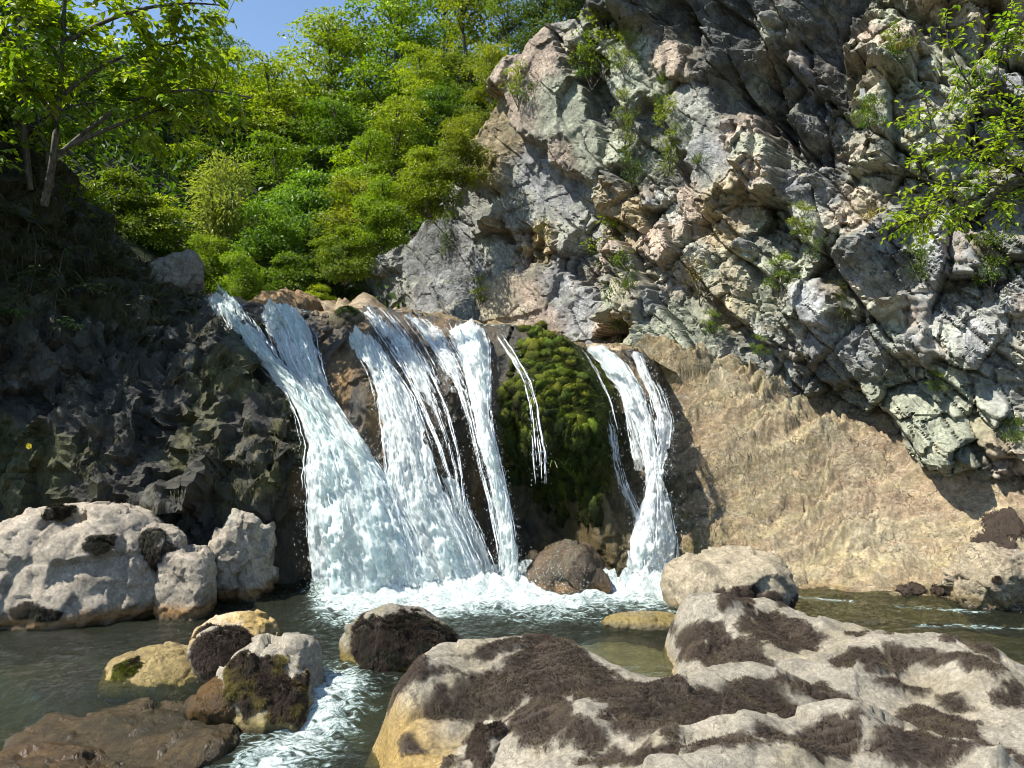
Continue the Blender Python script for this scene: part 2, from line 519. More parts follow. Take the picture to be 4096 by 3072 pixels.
GREY = np.array([.30, .30, .27]); GREEN = np.array([.30, .315, .235]); BLUE = np.array([.225, .23, .25])
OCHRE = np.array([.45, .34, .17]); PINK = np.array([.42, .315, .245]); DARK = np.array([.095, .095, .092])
TAN = np.array([.34, .285, .19]); PALE = np.array([.30, .27, .21]); WBROWN = np.array([.16, .105, .05])
MOSSB = np.array([.052, .038, .028]); MOSSG = np.array([.045, .07, .008]); BLACKM = np.array([.022, .022, .014])

# ================================================================== THE CLIFF
CA = np.array([-4.5, 19.0]); CB = np.array([8.0, 10.2])
CD = (CB - CA) / np.linalg.norm(CB - CA); CN = np.array([CD[1], -CD[0]])
if CN[1] > 0: CN = -CN
LEAN = 0.10
def cliff_sz(u, v):
    # where the line of sight of an authored point meets the mean cliff plane
    dx = (u - 512) / FPX; dz = -(v - 384) / FPX
    Y = 13.0
    for _ in range(30):
        z = CAMZ + dz * Y
        w = -LEAN * (z - 3)
        # (x,y).n = CA.n + w
        Y = (CA @ CN + w) / (dx * CN[0] + CN[1])
    p = np.array([dx * Y, Y]) - CA
    return p @ CD, CAMZ + dz * Y
# u, v, size, push out, tilt along, tilt up, roughness, colour
B_ = [
 # smooth slabs of the left half
 (556,70,1.0,.75,.18,-.10,0.21,PINK*.85),(575,120,1.2,.72,.15,-.05,0.15,GREEN*.95),(545,118,.8,.70,.16,-.08,0.18,PINK*.8),(600,150,.8,.66,.12,.0,0.24,GREEN*.9),(577,158,.6,.62,.15,.05,0.24,PINK*.8),
 (590,50,.8,.55,.1,-.2,0.68,GREY*.9),(615,80,.7,.45,.05,-.1,0.68,GREEN*.8),(612,110,.6,.40,-.1,.1,0.77,DARK*1.4),
 (512,140,.9,.25,.1,.0,0.27,OCHRE*.6),(535,175,1.1,.22,.12,-.05,0.24,BLUE*1.05),(520,215,1.0,.20,.1,-.08,0.30,GREY*.85),(560,200,1.0,.18,.15,-.1,0.27,BLUE),(575,235,.7,.25,.2,-.2,0.68,GREY),
 (480,205,1.0,.05,.05,-.05,0.30,GREY*.85),(452,240,1.2,-.05,-.1,.05,0.21,BLUE*.75),(420,265,1.3,-.1,-.1,.05,0.18,BLUE*.68),(470,275,1.2,-.02,-.05,.0,0.21,BLUE*.75),(385,290,1.1,-.15,0,0,0.24,GREY*.8),(440,300,1.0,.0,.05,-.1,0.24,BLUE*.9),
 (500,255,.9,.12,.12,-.12,0.36,GREY),(505,235,.5,.2,.2,-.2,0.85,OCHRE*.8),(520,262,.6,.35,.2,-.3,0.85,PINK),(540,245,.6,.42,.2,-.3,0.85,OCHRE),(556,238,.5,.5,.1,-.2,0.85,OCHRE*.95),
 (515,300,1.2,.55,.1,-.08,0.15,TAN*.85),(545,310,1.3,.55,.05,-.05,0.15,PINK*.85),(570,295,.9,.5,.0,.0,0.24,BLUE),(595,310,.9,.45,.05,-.05,0.30,BLUE),(480,318,.9,.35,.15,-.2,0.24,BLUE*.95),(450,325,.9,.3,.15,-.2,0.24,GREY*.9),
 (572,262,.5,.4,.1,.2,0.85,BLUE*.8),(590,270,.6,.45,-.2,.1,0.85,DARK*1.3),(590,245,.5,.4,.1,-.2,0.85,GREY),
 # the fin blocks above the middle
 (640,70,1.0,.75,.35,-.1,0.34,GREEN),(648,100,.8,.75,.35,-.05,0.38,GREEN*.95),(632,110,.7,.6,.3,-.1,0.52,GREY),(625,45,.6,.5,.1,-.3,0.75,GREEN*.7),
 (690,82,.9,.80,.30,-.15,0.38,PINK),(675,95,.7,.7,.3,-.1,0.45,GREEN),(708,112,.9,.80,.25,-.05,0.34,GREY),(700,140,.7,.7,.2,.3,0.38,GREEN*.9),(716,140,.8,.85,.1,-.05,0.30,GREY*.95),(724,165,1.1,.9,.12,-.08,0.19,BLUE*1.15),(728,185,.8,.9,.12,-.1,0.22,GREY*1.1),
 (668,125,.7,.35,-.4,.4,0.60,DARK*1.2),(672,155,.9,.30,-.3,.3,0.45,GREEN*.55),(655,165,.8,.40,-.1,.1,0.52,GREEN*.75),(690,180,.7,.25,-.5,.3,0.45,DARK*1.2),(640,190,.8,.35,-.3,.2,0.68,DARK*1.4),(625,150,.7,.5,.2,-.2,0.60,GREEN*.9),(638,140,.6,.45,.1,-.1,0.68,GREY),
 # shaded slab wall at the top
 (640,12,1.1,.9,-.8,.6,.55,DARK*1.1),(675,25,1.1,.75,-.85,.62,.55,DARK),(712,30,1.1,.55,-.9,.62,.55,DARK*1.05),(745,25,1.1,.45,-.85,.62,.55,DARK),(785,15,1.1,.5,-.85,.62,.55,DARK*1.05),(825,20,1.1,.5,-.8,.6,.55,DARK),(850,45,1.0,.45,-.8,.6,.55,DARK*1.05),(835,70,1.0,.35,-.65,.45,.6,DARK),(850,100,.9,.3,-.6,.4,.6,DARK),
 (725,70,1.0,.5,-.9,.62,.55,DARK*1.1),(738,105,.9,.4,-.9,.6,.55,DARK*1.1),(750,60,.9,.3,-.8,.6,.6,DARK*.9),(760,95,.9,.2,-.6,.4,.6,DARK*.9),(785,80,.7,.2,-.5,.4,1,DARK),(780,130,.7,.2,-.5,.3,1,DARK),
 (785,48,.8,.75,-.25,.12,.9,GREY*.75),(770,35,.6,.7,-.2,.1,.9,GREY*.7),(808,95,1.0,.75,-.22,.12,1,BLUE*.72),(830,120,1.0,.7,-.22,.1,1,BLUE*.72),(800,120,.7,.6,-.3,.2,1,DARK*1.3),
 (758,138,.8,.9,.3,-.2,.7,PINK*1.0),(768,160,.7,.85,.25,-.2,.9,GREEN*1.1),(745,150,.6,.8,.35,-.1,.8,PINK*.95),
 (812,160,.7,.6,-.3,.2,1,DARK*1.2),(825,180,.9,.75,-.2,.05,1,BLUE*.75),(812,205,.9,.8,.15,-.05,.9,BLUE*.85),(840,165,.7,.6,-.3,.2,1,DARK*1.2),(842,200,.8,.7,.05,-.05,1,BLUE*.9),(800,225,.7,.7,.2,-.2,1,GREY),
 # lit right shoulder
 (875,55,.7,.8,.3,-.4,.9,PINK*1.05),(895,40,.7,.85,.25,-.35,.9,GREEN*.8),(915,25,.8,.8,0,.1,1,GREEN*.7),(930,12,.7,.9,.2,-.2,.9,PINK),(905,65,.6,.9,.35,-.4,.9,PINK*1.1),(870,75,.5,.95,.3,-.3,.8,PALE*.8),
 (1000,18,1.0,1.0,.2,-.15,.9,TAN*1.1),(1030,10,1.0,1.0,.2,-.15,.9,PINK*1.1),(1015,40,.7,1.0,.2,-.3,1,PINK),(985,60,.8,.9,.2,-.2,1,GREEN),(1010,70,.9,.95,.2,-.25,1,GREEN*1.05),(960,60,.8,.8,-.1,.0,1,GREEN*.6),(940,95,.9,.8,.15,-.15,1,GREEN*.95),
 (890,120,.9,.85,.25,-.25,1,GREEN*1.05),(915,140,.9,.9,.25,-.25,1,GREEN*1.1),(880,155,.8,.85,.3,-.25,1,PALE*.7),(940,170,1.0,.9,.2,-.2,1,GREEN),(975,120,1.0,.9,.2,-.2,1,GREEN),(1010,110,.9,.85,-.1,.0,1,BLUE),(1010,150,1.0,.85,-.1,0,1,BLUE*.85),(870,185,.7,.85,.2,-.2,1,GREEN),(895,195,.8,.85,.15,-.15,1,PALE*.65),(930,215,.9,.8,.1,-.1,1,GREEN*.8),(980,190,1.0,.8,0,0,1,GREEN*.75),(1015,210,1.0,.8,-.1,.1,1,GREY*.7),
 (870,215,.7,.95,.15,-.35,.8,TAN*1.1),(860,235,.6,1.0,.2,-.3,.8,PINK*1.05),
 # broken middle band
 (650,215,.7,.75,.25,-.25,1,OCHRE*.8),(628,205,.6,.7,.3,-.2,1,TAN),(640,235,.7,.65,.2,-.2,1,OCHRE*.7),(665,210,.6,.6,.2,-.2,1,BLUE),(705,205,.9,.85,.15,-.15,.6,PINK*.8),(685,215,.7,.8,.1,-.15,.8,GREY),
 (742,205,.9,.95,.2,-.15,.7,OCHRE*1.0),(758,220,.9,.95,.15,-.1,.7,TAN),(750,240,.8,.95,.1,-.05,.8,OCHRE*.85),(765,250,.7,.9,-.1,.1,.8,BLUE*.9),(728,240,.6,.8,.1,-.1,1,OCHRE),
 (775,195,.7,.95,.2,-.3,.9,PINK),(790,205,.6,.9,.2,-.3,1,PALE*.75),(785,230,.8,1.0,.2,-.2,1,GREEN),(800,245,.7,.95,.15,-.25,1,GREEN*1.1),(815,235,.6,.8,.1,-.1,1,GREY),
 (632,260,.7,.7,.25,-.2,.9,PINK*.9),(650,275,.8,.75,.1,-.1,.9,GREY*.9),(690,245,.8,.85,.2,-.25,.9,PINK*.9),(715,260,.8,.9,.1,-.1,.9,GREY),(705,280,.8,.95,.1,-.15,.9,PINK*.85),(730,275,.7,.95,.2,-.2,.9,GREEN),(750,285,1.0,1.05,.15,-.15,.8,TAN*.95),(775,300,1.0,1.05,.1,-.05,.8,GREEN*.95),(765,270,.6,.95,.1,-.2,1,GREEN),(800,275,.7,1.0,.1,-.1,.9,GREEN),(825,265,.7,1.0,.2,-.2,.9,GREEN*1.0),
 (640,305,.9,.75,.1,-.1,.9,GREEN*.85),(665,290,.8,.75,.05,-.05,.9,GREY*.9),(680,305,.8,.75,-.2,.1,.9,BLUE*.9),(625,325,.8,.75,.1,-.2,1,PINK*.75),(650,330,.8,.8,.1,-.1,1,GREEN*.85),
 # big slab in the middle right with dark front
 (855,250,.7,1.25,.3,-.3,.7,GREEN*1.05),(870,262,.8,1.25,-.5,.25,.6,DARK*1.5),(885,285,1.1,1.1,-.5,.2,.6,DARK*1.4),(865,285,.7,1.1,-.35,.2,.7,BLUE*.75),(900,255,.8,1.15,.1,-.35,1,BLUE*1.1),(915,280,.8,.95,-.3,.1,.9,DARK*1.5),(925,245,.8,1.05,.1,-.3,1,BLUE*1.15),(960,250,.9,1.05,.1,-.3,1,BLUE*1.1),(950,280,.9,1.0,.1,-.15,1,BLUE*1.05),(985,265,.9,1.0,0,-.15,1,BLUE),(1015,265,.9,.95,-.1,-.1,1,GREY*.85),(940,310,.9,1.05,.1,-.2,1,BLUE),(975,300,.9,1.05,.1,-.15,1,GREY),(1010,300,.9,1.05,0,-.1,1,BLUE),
 (860,300,.6,1.25,.2,-.3,.8,PINK*1.05),(875,298,.5,1.2,.1,-.2,.9,PINK),
 # large blocks on the apron
 (695,318,.9,1.15,.12,-.3,.7,GREEN),(720,335,1.1,1.25,.1,-.3,.6,GREEN*1.0),(745,322,.7,1.2,.2,-.4,.7,OCHRE*.9),(700,345,.9,1.2,.1,-.2,.8,GREEN*.9),(765,352,1.0,1.35,.1,-.3,.6,BLUE*1.1),(780,365,.9,1.4,.1,-.25,.6,GREY),(795,340,.7,1.35,-.2,-.1,.8,GREY*.9),
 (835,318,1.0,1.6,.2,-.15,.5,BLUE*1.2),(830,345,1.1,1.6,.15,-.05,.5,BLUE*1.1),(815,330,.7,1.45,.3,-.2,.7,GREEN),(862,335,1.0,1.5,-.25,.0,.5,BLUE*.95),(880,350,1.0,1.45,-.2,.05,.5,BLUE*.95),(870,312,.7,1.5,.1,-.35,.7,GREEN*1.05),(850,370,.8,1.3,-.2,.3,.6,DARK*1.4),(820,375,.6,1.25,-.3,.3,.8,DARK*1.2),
 (905,330,.7,1.4,.1,-.25,.8,GREEN),(920,320,.5,1.4,.2,-.3,.9,PINK*1.1),(930,345,.9,1.3,-.2,0,.9,BLUE*.8),(915,375,.8,1.3,.1,-.2,.9,GREY*.95),(950,340,.9,1.35,.1,-.2,.9,GREY),(985,340,1.0,1.3,.1,-.15,.9,BLUE),(1015,345,1.0,1.3,.1,-.15,.9,GREY),(960,375,.9,1.35,.1,-.2,.9,GREEN*.95),(1000,380,1.0,1.35,.05,-.1,.9,BLUE),
 (870,395,.8,1.35,.1,-.2,.9,GREEN*.85),(905,400,.8,1.4,.1,-.25,.9,GREEN*.9),(940,405,.8,1.4,.1,-.2,.9,GREEN*.95),(845,405,.6,1.3,.1,-.1,.9,GREEN*.8),(980,410,.9,1.4,.1,-.2,.9,GREEN),(1015,415,.9,1.4,.05,-.2,.9,GREY),(890,425,.7,1.4,.1,-.2,1,GREEN*.8),(930,430,.8,1.45,.1,-.2,1,GREEN*.85),(970,440,.8,1.45,.1,-.2,1,GREEN*.8),(1010,450,.9,1.45,.1,-.2,1,PINK*.9),
]
sd = []
for (u, v, r, w0, a, b, ro, c) in B_:
    s_, z_ = cliff_sz(u, v)
    w0 -= .62 * np.clip((v - 290) / 70, 0, 1) * np.clip((u - 690) / 80, 0, 1)
    sd.append((s_, z_, r, w0, a, b, ro, *c))
sd = np.array(sd)
nhand = len(sd)
# fill the rest of the face with blocks of its own kind
extra = []
zz_rng = np.random.default_rng(3)
for _ in range(4000):
    s_, z_ = zz_rng.uniform(0, 19), zz_rng.uniform(1.2, 13)
    allp = np.array([(q[0], q[1]) for q in extra]) if extra else np.zeros((0, 2))
    if np.min(np.hypot((sd[:, 0] - s_), (sd[:, 1] - z_)) / sd[:, 2]) < .55: continue
    if len(allp) and np.min(np.hypot(allp[:, 0] - s_, allp[:, 1] - z_)) < .62: continue
    k = np.argmin(np.hypot(sd[:, 0] - s_, sd[:, 1] - z_))
    q = sd[k].copy(); q[0], q[1] = s_, z_; q[2] = zz_rng.uniform(.6, .9)
    q[3] += zz_rng.normal() * .12; q[4] += zz_rng.normal() * .15; q[5] += zz_rng.normal() * .15
    extra.append(q)
    if len(extra) >= 120: break
SD = np.vstack([sd, np.array(extra)])
ds_ = .0248
sv = np.arange(0.2, 18.6, ds_); zv = np.arange(0.9, 11.4, ds_)
S2, Z2 = np.meshgrid(sv, zv, indexing='ij')
S = S2.ravel(); Z = Z2.ravel()
q3 = np.stack([S, Z, np.zeros_like(S)], 1)
wa = fbm(q3, .8, 4, off=3.1); wb = fbm(q3, .8, 4, off=41.7); wc = fbm(q3, 6, 3, off=8.); wd = fbm(q3, 6, 3, off=77.)
Sw = S + wa * .14 + wc * .025; Zw = Z + wb * .14 + wd * .025
th = math.radians(-50)
ct, st_ = math.cos(th), math.sin(th)
# character of the face (push, tilts, roughness, colour), blended between the authored points
num = np.zeros((len(S), 7)); den = np.zeros(len(S)); cden = np.zeros(len(S)); cnum = np.zeros((len(S), 3))
for k, q in enumerate(SD):
    m = (np.abs(S - q[0]) < 2.2) & (np.abs(Z - q[1]) < 2.2)
    dsx = Sw[m] + .12 * wc[m] - q[0]; dzx = Zw[m] + .12 * wd[m] - q[1]
    al = dsx * ct + dzx * st_; ac = -dsx * st_ + dzx * ct
    d = np.hypot(al / 1.3, ac) / (q[2] ** .8)
    wt = np.exp(-np.minimum(d * 22, 60)) + 1e-26
    den[m] += wt
    num[m, :4] += wt[:, None] * q[3:7]
    wt2 = np.exp(-np.minimum(d * 9, 60)) + 1e-26
    cden[m] += wt2; cnum[m] += wt2[:, None] * q[7:10]
den = np.maximum(den, 1e-30); cden = np.maximum(cden, 1e-30)
W0, TA, TB, rough = [num[:, k] / den for k in range(4)]
rough = np.clip(rough, .15, 1) ** 1.7
base_c = cnum / cden[:, None]
w = W0.copy()
def aniso(p, off):
    r_ = np.stack([p[:, 0] * ct + p[:, 1] * st_, -p[:, 0] * st_ + p[:, 1] * ct, p[:, 2]], 1)
    return r_ * np.array([.72, 1.25, 1]) + off
def blocks(freq, off, rnd, follow, warpk=1.0):
    """tilted fracture blocks; each follows the tilt authored for its place plus a tilt of its own"""
    q = np.stack([S + (Sw - S) * warpk, Zw * 1.0, np.zeros_like(S) + off * .37], 1)
    qa = aniso(q, off) * freq
    d1, d2, idx, cen = worley(qa)
    # cell centre back in face coordinates
    c2 = cen[:, :2] / freq / np.array([.72, 1.25])
    cs = c2[:, 0] * ct - c2[:, 1] * st_; cz = c2[:, 0] * st_ + c2[:, 1] * ct
    ta = TA * follow + _grad[idx][:, 0] * rnd; tb_ = TB * follow + _grad[idx][:, 1] * rnd
    h = -(ta * cs + tb_ * cz) + (_jit[idx][:, 1] - .5) * rnd * .55 / freq
    return h, d2 - d1, idx
h1, g1, i1 = blocks(.62, 1.3, .30, 1.0)
h2, g2, i2 = blocks(1.35, 5.1, .55, .8)
h3, g3, i3 = blocks(3.0, 9.7, .75, .5, 1.3)
h4, g4, i4 = blocks(6.6, 3.3, .75, .2, 1.5)
h5, g5, i5 = blocks(14., 7.7, .5, .0, 1.5)
w += np.clip(h1, -.6, .6) * (.2 + .8 * rough) + np.clip(h2, -.4, .4) * (.06 + .94 * rough) + h3 * (.04 + .7 * rough) + h4 * (.05 + .6 * rough) + h5 * (.1 + .5 * rough)
for g_, a_, k_ in ((g1, .10, .030), (g2, .07, .035), (g3, .03, .05)):
    w -= a_ * np.exp(-(g_ / k_) ** 2) * rough
# long diagonal joints: slabs that step out and back along the bedding
acr = (-S * st_ + Z * ct) * 1.25 + fbm(q3, .5, 3, off=28) * .45
alo = (S * ct + Z * st_) * .33
fi_ = np.floor(acr).astype(np.int64); fr1 = acr - fi_
row = _jit[(fi_ * 37 + 11) & 255]
seg = np.floor(alo + row[:, 2] * 3).astype(np.int64)
jj = _jit[(fi_ * 53 + seg * 91 + 7) & 255]
w += ((jj[:, 0] - .5) * .75 + (fr1 - .5) * (jj[:, 1] - .65) * .9) * (.12 + .88 * rough) * sstep(.1, .35, rough + .15)
w -= .10 * np.exp(-(np.minimum(fr1, 1 - fr1) / .03) ** 2) * (.15 + .85 * rough)
# soil pockets and undercuts: broad hollows that fall into shade
hol = fbm(np.stack([S * .8, Z * 1.3, S * 0], 1), 1.0, 3, off=61)
w -= .22 * sstep(.12, .42, hol) * rough
q3b = np.stack([Sw, Zw, w * 1.2], 1)
w += fbm(q3, 1.1, 3, off=22) * .08 +\
     (ridged(aniso(q3b, 0), 5, 4) - .4) * .018 * (.25 + rough) + fbm(q3b, 20, 3) * .010
w += -LEAN * (Z - 3)
w -= np.maximum(2.15 - Z + .3 * wa, 0) * .15 * sstep(8, 12, S)
# left limit of the face: it turns away into the wooded gully
edge_px = [(300, 322), (322, 302), (362, 274), (412, 232), (452, 190), (470, 160), (505, 100), (522, 75), (548, 52), (575, 30), (606, 18), (640, -40), (660, -90)]
ep = np.array([cliff_sz(*e) for e in edge_px]); o_ = np.argsort(ep[:, 1])
se = np.interp(Z, ep[o_, 1], ep[o_, 0]) + fbm(q3, 2.5, 3, off=5) * .18
back = np.maximum(se - S, 0)
w -= back * 1.5 + back ** 2 * .5
keep_v = back < 1.6
X = CA[0] + S * CD[0] + w * CN[0]; Yc = CA[1] + S * CD[1] + w * CN[1]
CV = np.stack([X, Yc, Z], 1)
# colours
nz1 = fbm(q3b, 1.7, 5, off=13); nz2 = fbm(q3b, 4.5, 4, off=31); nz3 = fbm(np.stack([S * 5.5, Z * .55, S * 0], 1), 1, 4, off=2)
cc = base_c.copy()
cc *= (1 + .3 * nz2)[:, None]
cc = mixc(cc, GREEN * 1.05, sstep(.05, .45, nz1) * .5)
cc = mixc(cc, OCHRE * .9, sstep(.22, .5, nz2 + .35 * fbm(q3, .6, 2, off=90)) * .45 * sstep(.2, .9, rough + .2))
cc = mixc(cc, PINK * .75, sstep(.3, .6, nz3) * .6 * (1 - rough * .8))
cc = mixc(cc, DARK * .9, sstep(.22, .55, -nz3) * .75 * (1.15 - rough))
fz = _jit[i2]; fy = _jit[i3]
cc *= (.80 + .28 * fz[:, :1] + .16 * fy[:, :1] * rough[:, None])
cc = mixc(cc, OCHRE * .9, (fz[:, 1] > .88) * rough * .4)
cc = mixc(cc, PINK * .95, ((fy[:, 2] > .88) * rough * .4))
lum = cc.mean(1, keepdims=True)
cc = lerp(cc, lum * np.array([1.02, 1.0, .93]), .22) * np.array([.99, 1.0, .95])
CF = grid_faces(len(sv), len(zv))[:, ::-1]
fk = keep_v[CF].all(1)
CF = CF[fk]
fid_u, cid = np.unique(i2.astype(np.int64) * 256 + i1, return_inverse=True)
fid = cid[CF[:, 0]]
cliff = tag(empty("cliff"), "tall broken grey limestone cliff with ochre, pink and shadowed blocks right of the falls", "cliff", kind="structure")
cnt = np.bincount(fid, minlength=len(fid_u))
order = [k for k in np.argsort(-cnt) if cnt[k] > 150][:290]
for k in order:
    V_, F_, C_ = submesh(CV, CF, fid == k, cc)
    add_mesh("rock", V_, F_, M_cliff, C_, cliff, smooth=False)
restm = ~np.isin(fid, order)
if restm.any():
    V_, F_, C_ = submesh(CV, CF, restm, cc)
    tag(add_mesh("rubble", V_, F_, M_cliff, C_, cliff), kind="stuff")

# ================================================================== BEDROCK APRON below the cliff
WL = np.array([Pz(u, v, 0)[:2] for u, v in [(640, 590), (680, 590), (740, 592), (800, 595), (860, 598), (900, 600), (960, 605), (1024, 612), (1100, 624)]])
ax_ = np.arange(1.55, 8.6, .019); ay_ = np.arange(0, 4.6, .019)
A2, D2 = np.meshgrid(ax_, ay_, indexing='ij'); Ax = A2.ravel(); Ad = D2.ravel()
yw = np.interp(Ax, WL[:, 0], WL[:, 1])
p3 = np.stack([Ax, Ad, Ad * 0], 1)
Ad_ = Ad - .25
prof = lerp(1.38, .82, sstep(2.0, 5.5, Ax)) * (1 + .12 * fbm(p3, .8, 3))
zt = lerp(3.15, 2.45, sstep(2.2, 5.8, Ax)) + .25 * fbm(p3, .9, 3, off=6)
zA = Ad_ * prof - .12 * np.sin(np.clip(Ad_ / 2.4, 0, 1) * 6.3) * 1.2
zA = smin(zA, zt + .12 * (Ad_ - 2), .45)
# worn ledges running down to the left
dg = np.stack([Ax * .55 + zA * .9, Ax * -.5 + zA * 1.6, Ad * .3], 1)
warp = fbm(p3, 1.6, 4, off=44)
dg2 = dg + warp[:, None] * .35
led = ridged(dg2 * np.array([.7, 3.0, 1]), 1.0, 5, off=4)
fa, ga, ia = facets(dg2 * np.array([.8, 1.7, 1]), 1.7, .6)
fb, gb, ib = facets(dg2 * np.array([.8, 2.2, 1]) + 3, 5.2, .7)
bd1 = dg2[:, 1] * 1.5 + fbm(p3, .9, 4, off=81) * .9; bd2 = dg2[:, 1] * 5.2 + fbm(p3, 1.8, 4, off=18) * 1.6
k1 = np.floor(bd1).astype(np.int64); s1 = bd1 - k1; k2 = np.floor(bd2).astype(np.int64); s2_ = bd2 - k2
j1 = _jit[(k1 * 29 + 3) & 255]; j2 = _jit[(k2 * 17 + 5) & 255]
zA += (s1 ** 1.6 * .26 * j1[:, 0] + s2_ ** 1.5 * .11 * j2[:, 0] * sstep(-.3, .3, fbm(p3, 1.3, 3, off=40))) - .05
zA += (led - .45) * .05 + fa * .32 + fb * .22 + fbm(p3, 1.1, 3, off=9) * .12 + fbm(dg2 * np.array([1, 2.5, 1]), 9, 3) * .018
zA -= .02 * np.exp(-(ga / .04) ** 2) + .012 * np.exp(-(gb / .07) ** 2)
leftd = sstep(1.95, 1.55, Ax + .12 * fbm(np.stack([zA, Ad, Ad], 1), 1.5, 3))
zA -= leftd * (1.2 + zA * .4)
AV = np.stack([Ax, yw + Ad, zA], 1)
AF = grid_faces(len(ax_), len(ay_))
n1 = fbm(p3, 1.3, 5, off=3); n2 = fbm(dg2, 3.5, 4, off=12)
ac = mixc(np.tile(TAN, (len(Ax), 1)), PALE * 1.0, sstep(-.15, .35, n1) * .8)
ac = mixc(ac, np.array([.225, .175, .135]), sstep(.0, .4, n2 + .45 * sstep(3.6, 5.2, Ax) * sstep(.3, 1.0, zA) - .25) * .85)
ac = mixc(ac, np.array([.17, .12, .06]), sstep(3.7, 2.5, Ax + .55 * n2 + .12 * zA) * .85)
wet = sstep(3.3, 2.3, Ax + .45 * n2) * .8
ac = mixc(ac, np.array([.05, .055, .03]), sstep(2.55, 2.0, Ax + .3 * n1) * .85)
ac = mixc(ac, np.array([.15, .13, .03]), sstep(.7, .1, zA) * sstep(3.2, 2.3, Ax) * .7)
ac = mixc(ac, np.array([.20, .14, .07]), sstep(.1, .0, zA + .04 * n2) * .8)
ac = mixc(ac, GREEN * .8, sstep(1.7, 2.4, zA + .5 * n1) * sstep(3.5, 4.5, Ax) * .7)
ac *= (.80 + .36 * j1[:, 1:2]) * (.88 + .24 * j2[:, 1:2])
ac = mixc(ac, np.array([.27, .195, .15]), (j2[:, 2] > .72) * .45)
ac = mixc(ac, np.array([.30, .225, .175]), sstep(3.6, 5.4, Ax + .6 * n1) * sstep(.2, 1.1, zA) * .35)
led_c = sstep(.50, .78, led)
ac = mixc(ac, PALE * 1.05, led_c * .35)
wet = np.maximum(wet, sstep(.12, .02, zA))
ac *= np.array([1.12, 1.08, .90])
apron = tag(add_mesh("rock_slope", AV, AF, M_apron, np.hstack([ac, wet[:, None]])), "sloping tan bedrock with pale veins beneath the cliff", "bedrock", kind="structure")

# ================================================================== ROCK OF THE FALLS
def Fz(z, x):            # how far back the rock face of the falls stands at height z
    zl = 3.9
    t = np.clip(z / zl, -.2, 1.15)
    base = 9.75 + .12 * (x + 2.4)**2 * .1
    return base + 2.5 * np.sign(t) * np.abs(t) ** 2.3 * sstep(3.2, -1.5, x) + 1.5 * np.sign(t) * np.abs(t) ** 2.0 * sstep(-1.5, 3.2, x)
def PF(u, v, off=0.0):
    Y = 10.5
    for _ in range(40):
        p = P(u, v, Y); Y = Y * .5 + .5 * (float(Fz(np.array(p[2]), np.array(p[0]))) + off)
    return P(u, v, Y)
lip_px = [(150, 292), (205, 300), (240, 306), (270, 304), (300, 312), (330, 318), (360, 308), (400, 312), (440, 318), (480, 326), (505, 326), (535, 328), (560, 336), (580, 348), (610, 350), (640, 352), (665, 362), (700, 380)]
lip = np.array([PF(u, v) for u, v in lip_px])
fx = np.arange(-5.6, 2.5, .025)
lipz = np.interp(fx, lip[:, 0], lip[:, 2])
nt_ = 190; nb_ = 80
tt = np.linspace(0, 1, nt_); tb = (np.linspace(0, 1, nb_ + 1)[1:]) ** 1.6
XX, TT = np.meshgrid(fx, np.concatenate([tt, 1 + tb]), indexing='ij')
x = XX.ravel(); t = TT.ravel()
zl = np.repeat(lipz, nt_ + nb_)
face = t <= 1
z = np.where(face, -.6 + t * (zl + .6), zl + .02 + (t - 1) * .25)
y = Fz(z, x)
y = np.where(face, y, Fz(zl, x) + (t - 1) * 6.5)
def bump2(x, z, x0, z0, rx, rz):
    return np.exp(-(((x - x0) / rx) ** 2 + ((z - z0) / rz) ** 2))
def fall_off(x, z):
    o = np.zeros_like(x)
    # deep hollows behind the curtains
    o += 1.0 * bump2(x, z, -.55, .9, .75, 1.1) + .9 * bump2(x, z, .25, .6, .6, .95) + .7 * bump2(x, z, .75, .6, .45, .8)
    o += .5 * bump2(x, z, -2.6, .7, .45, .9) + .35 * bump2(x, z, 1.45, 1.6, .25, .8)
    # the mossy nose, the brown rib
    o -= .75 * bump2(x, z, .62, 2.35, .55, .75) + .45 * bump2(x, z, 1.0, 1.5, .35, .8) + .35 * bump2(x, z, -2.15, 2.4, .32, .9) + .2 * bump2(x, z, -1.85, 1.3, .3, .6)
    o -= .25 * bump2(x, z, 1.25, .5, .4, .7)
    return o
fp = np.stack([x, y, z], 1)
offn = np.where(face, fall_off(x, z), 0)
fpn = np.stack([x, z * .6, y * .6], 1)
f1_, g1_, _ = facets(fpn, 1.9, .6); f2_, g2_, _ = facets(fpn + 2, 5.0, .7)
rel = f1_ * .5 + f2_ * .45 + fbm(fpn, 2.2, 4) * .14 + fbm(np.stack([x * 6, z * 1.2, y], 1), 1, 4) * .05 + fbm(fp, 14, 3) * .02
y = np.where(face, y + offn + rel, y + rel * .3) + np.maximum(x - 1.92, 0) * 2.6
rise = .42 * np.exp(-(((x + 2.65) / .35) ** 2 + ((y - 13.4) / .7) ** 2)) + .32 * np.exp(-(((x + 3.4) / .5) ** 2 + ((y - 14.2) / .6) ** 2))
z = np.where(face, z + rel * .05, z + np.maximum(rel, -.05) * .75 + rise + sstep(1.02, 1.5, t) * .25 * np.abs(fbm(np.stack([x, y, y * 0], 1), 1.4, 4)))
FV = np.stack([x, y, z], 1)
n1 = fbm(fp, 1.4, 4, off=7); n2 = fbm(np.stack([x * 3, z * .8, y], 1), 1, 4, off=19)
fc = mixc(np.tile(np.array([.055, .048, .035]), (len(x), 1)), np.array([.13, .085, .04]), sstep(-.1, .4, n2))
rib = np.clip(bump2(x, z, -2.15, 2.3, .45, 1.2) * 1.4, 0, 1) * face
fc = mixc(fc, np.array([.20, .125, .05]), rib * sstep(-.4, .3, n2))
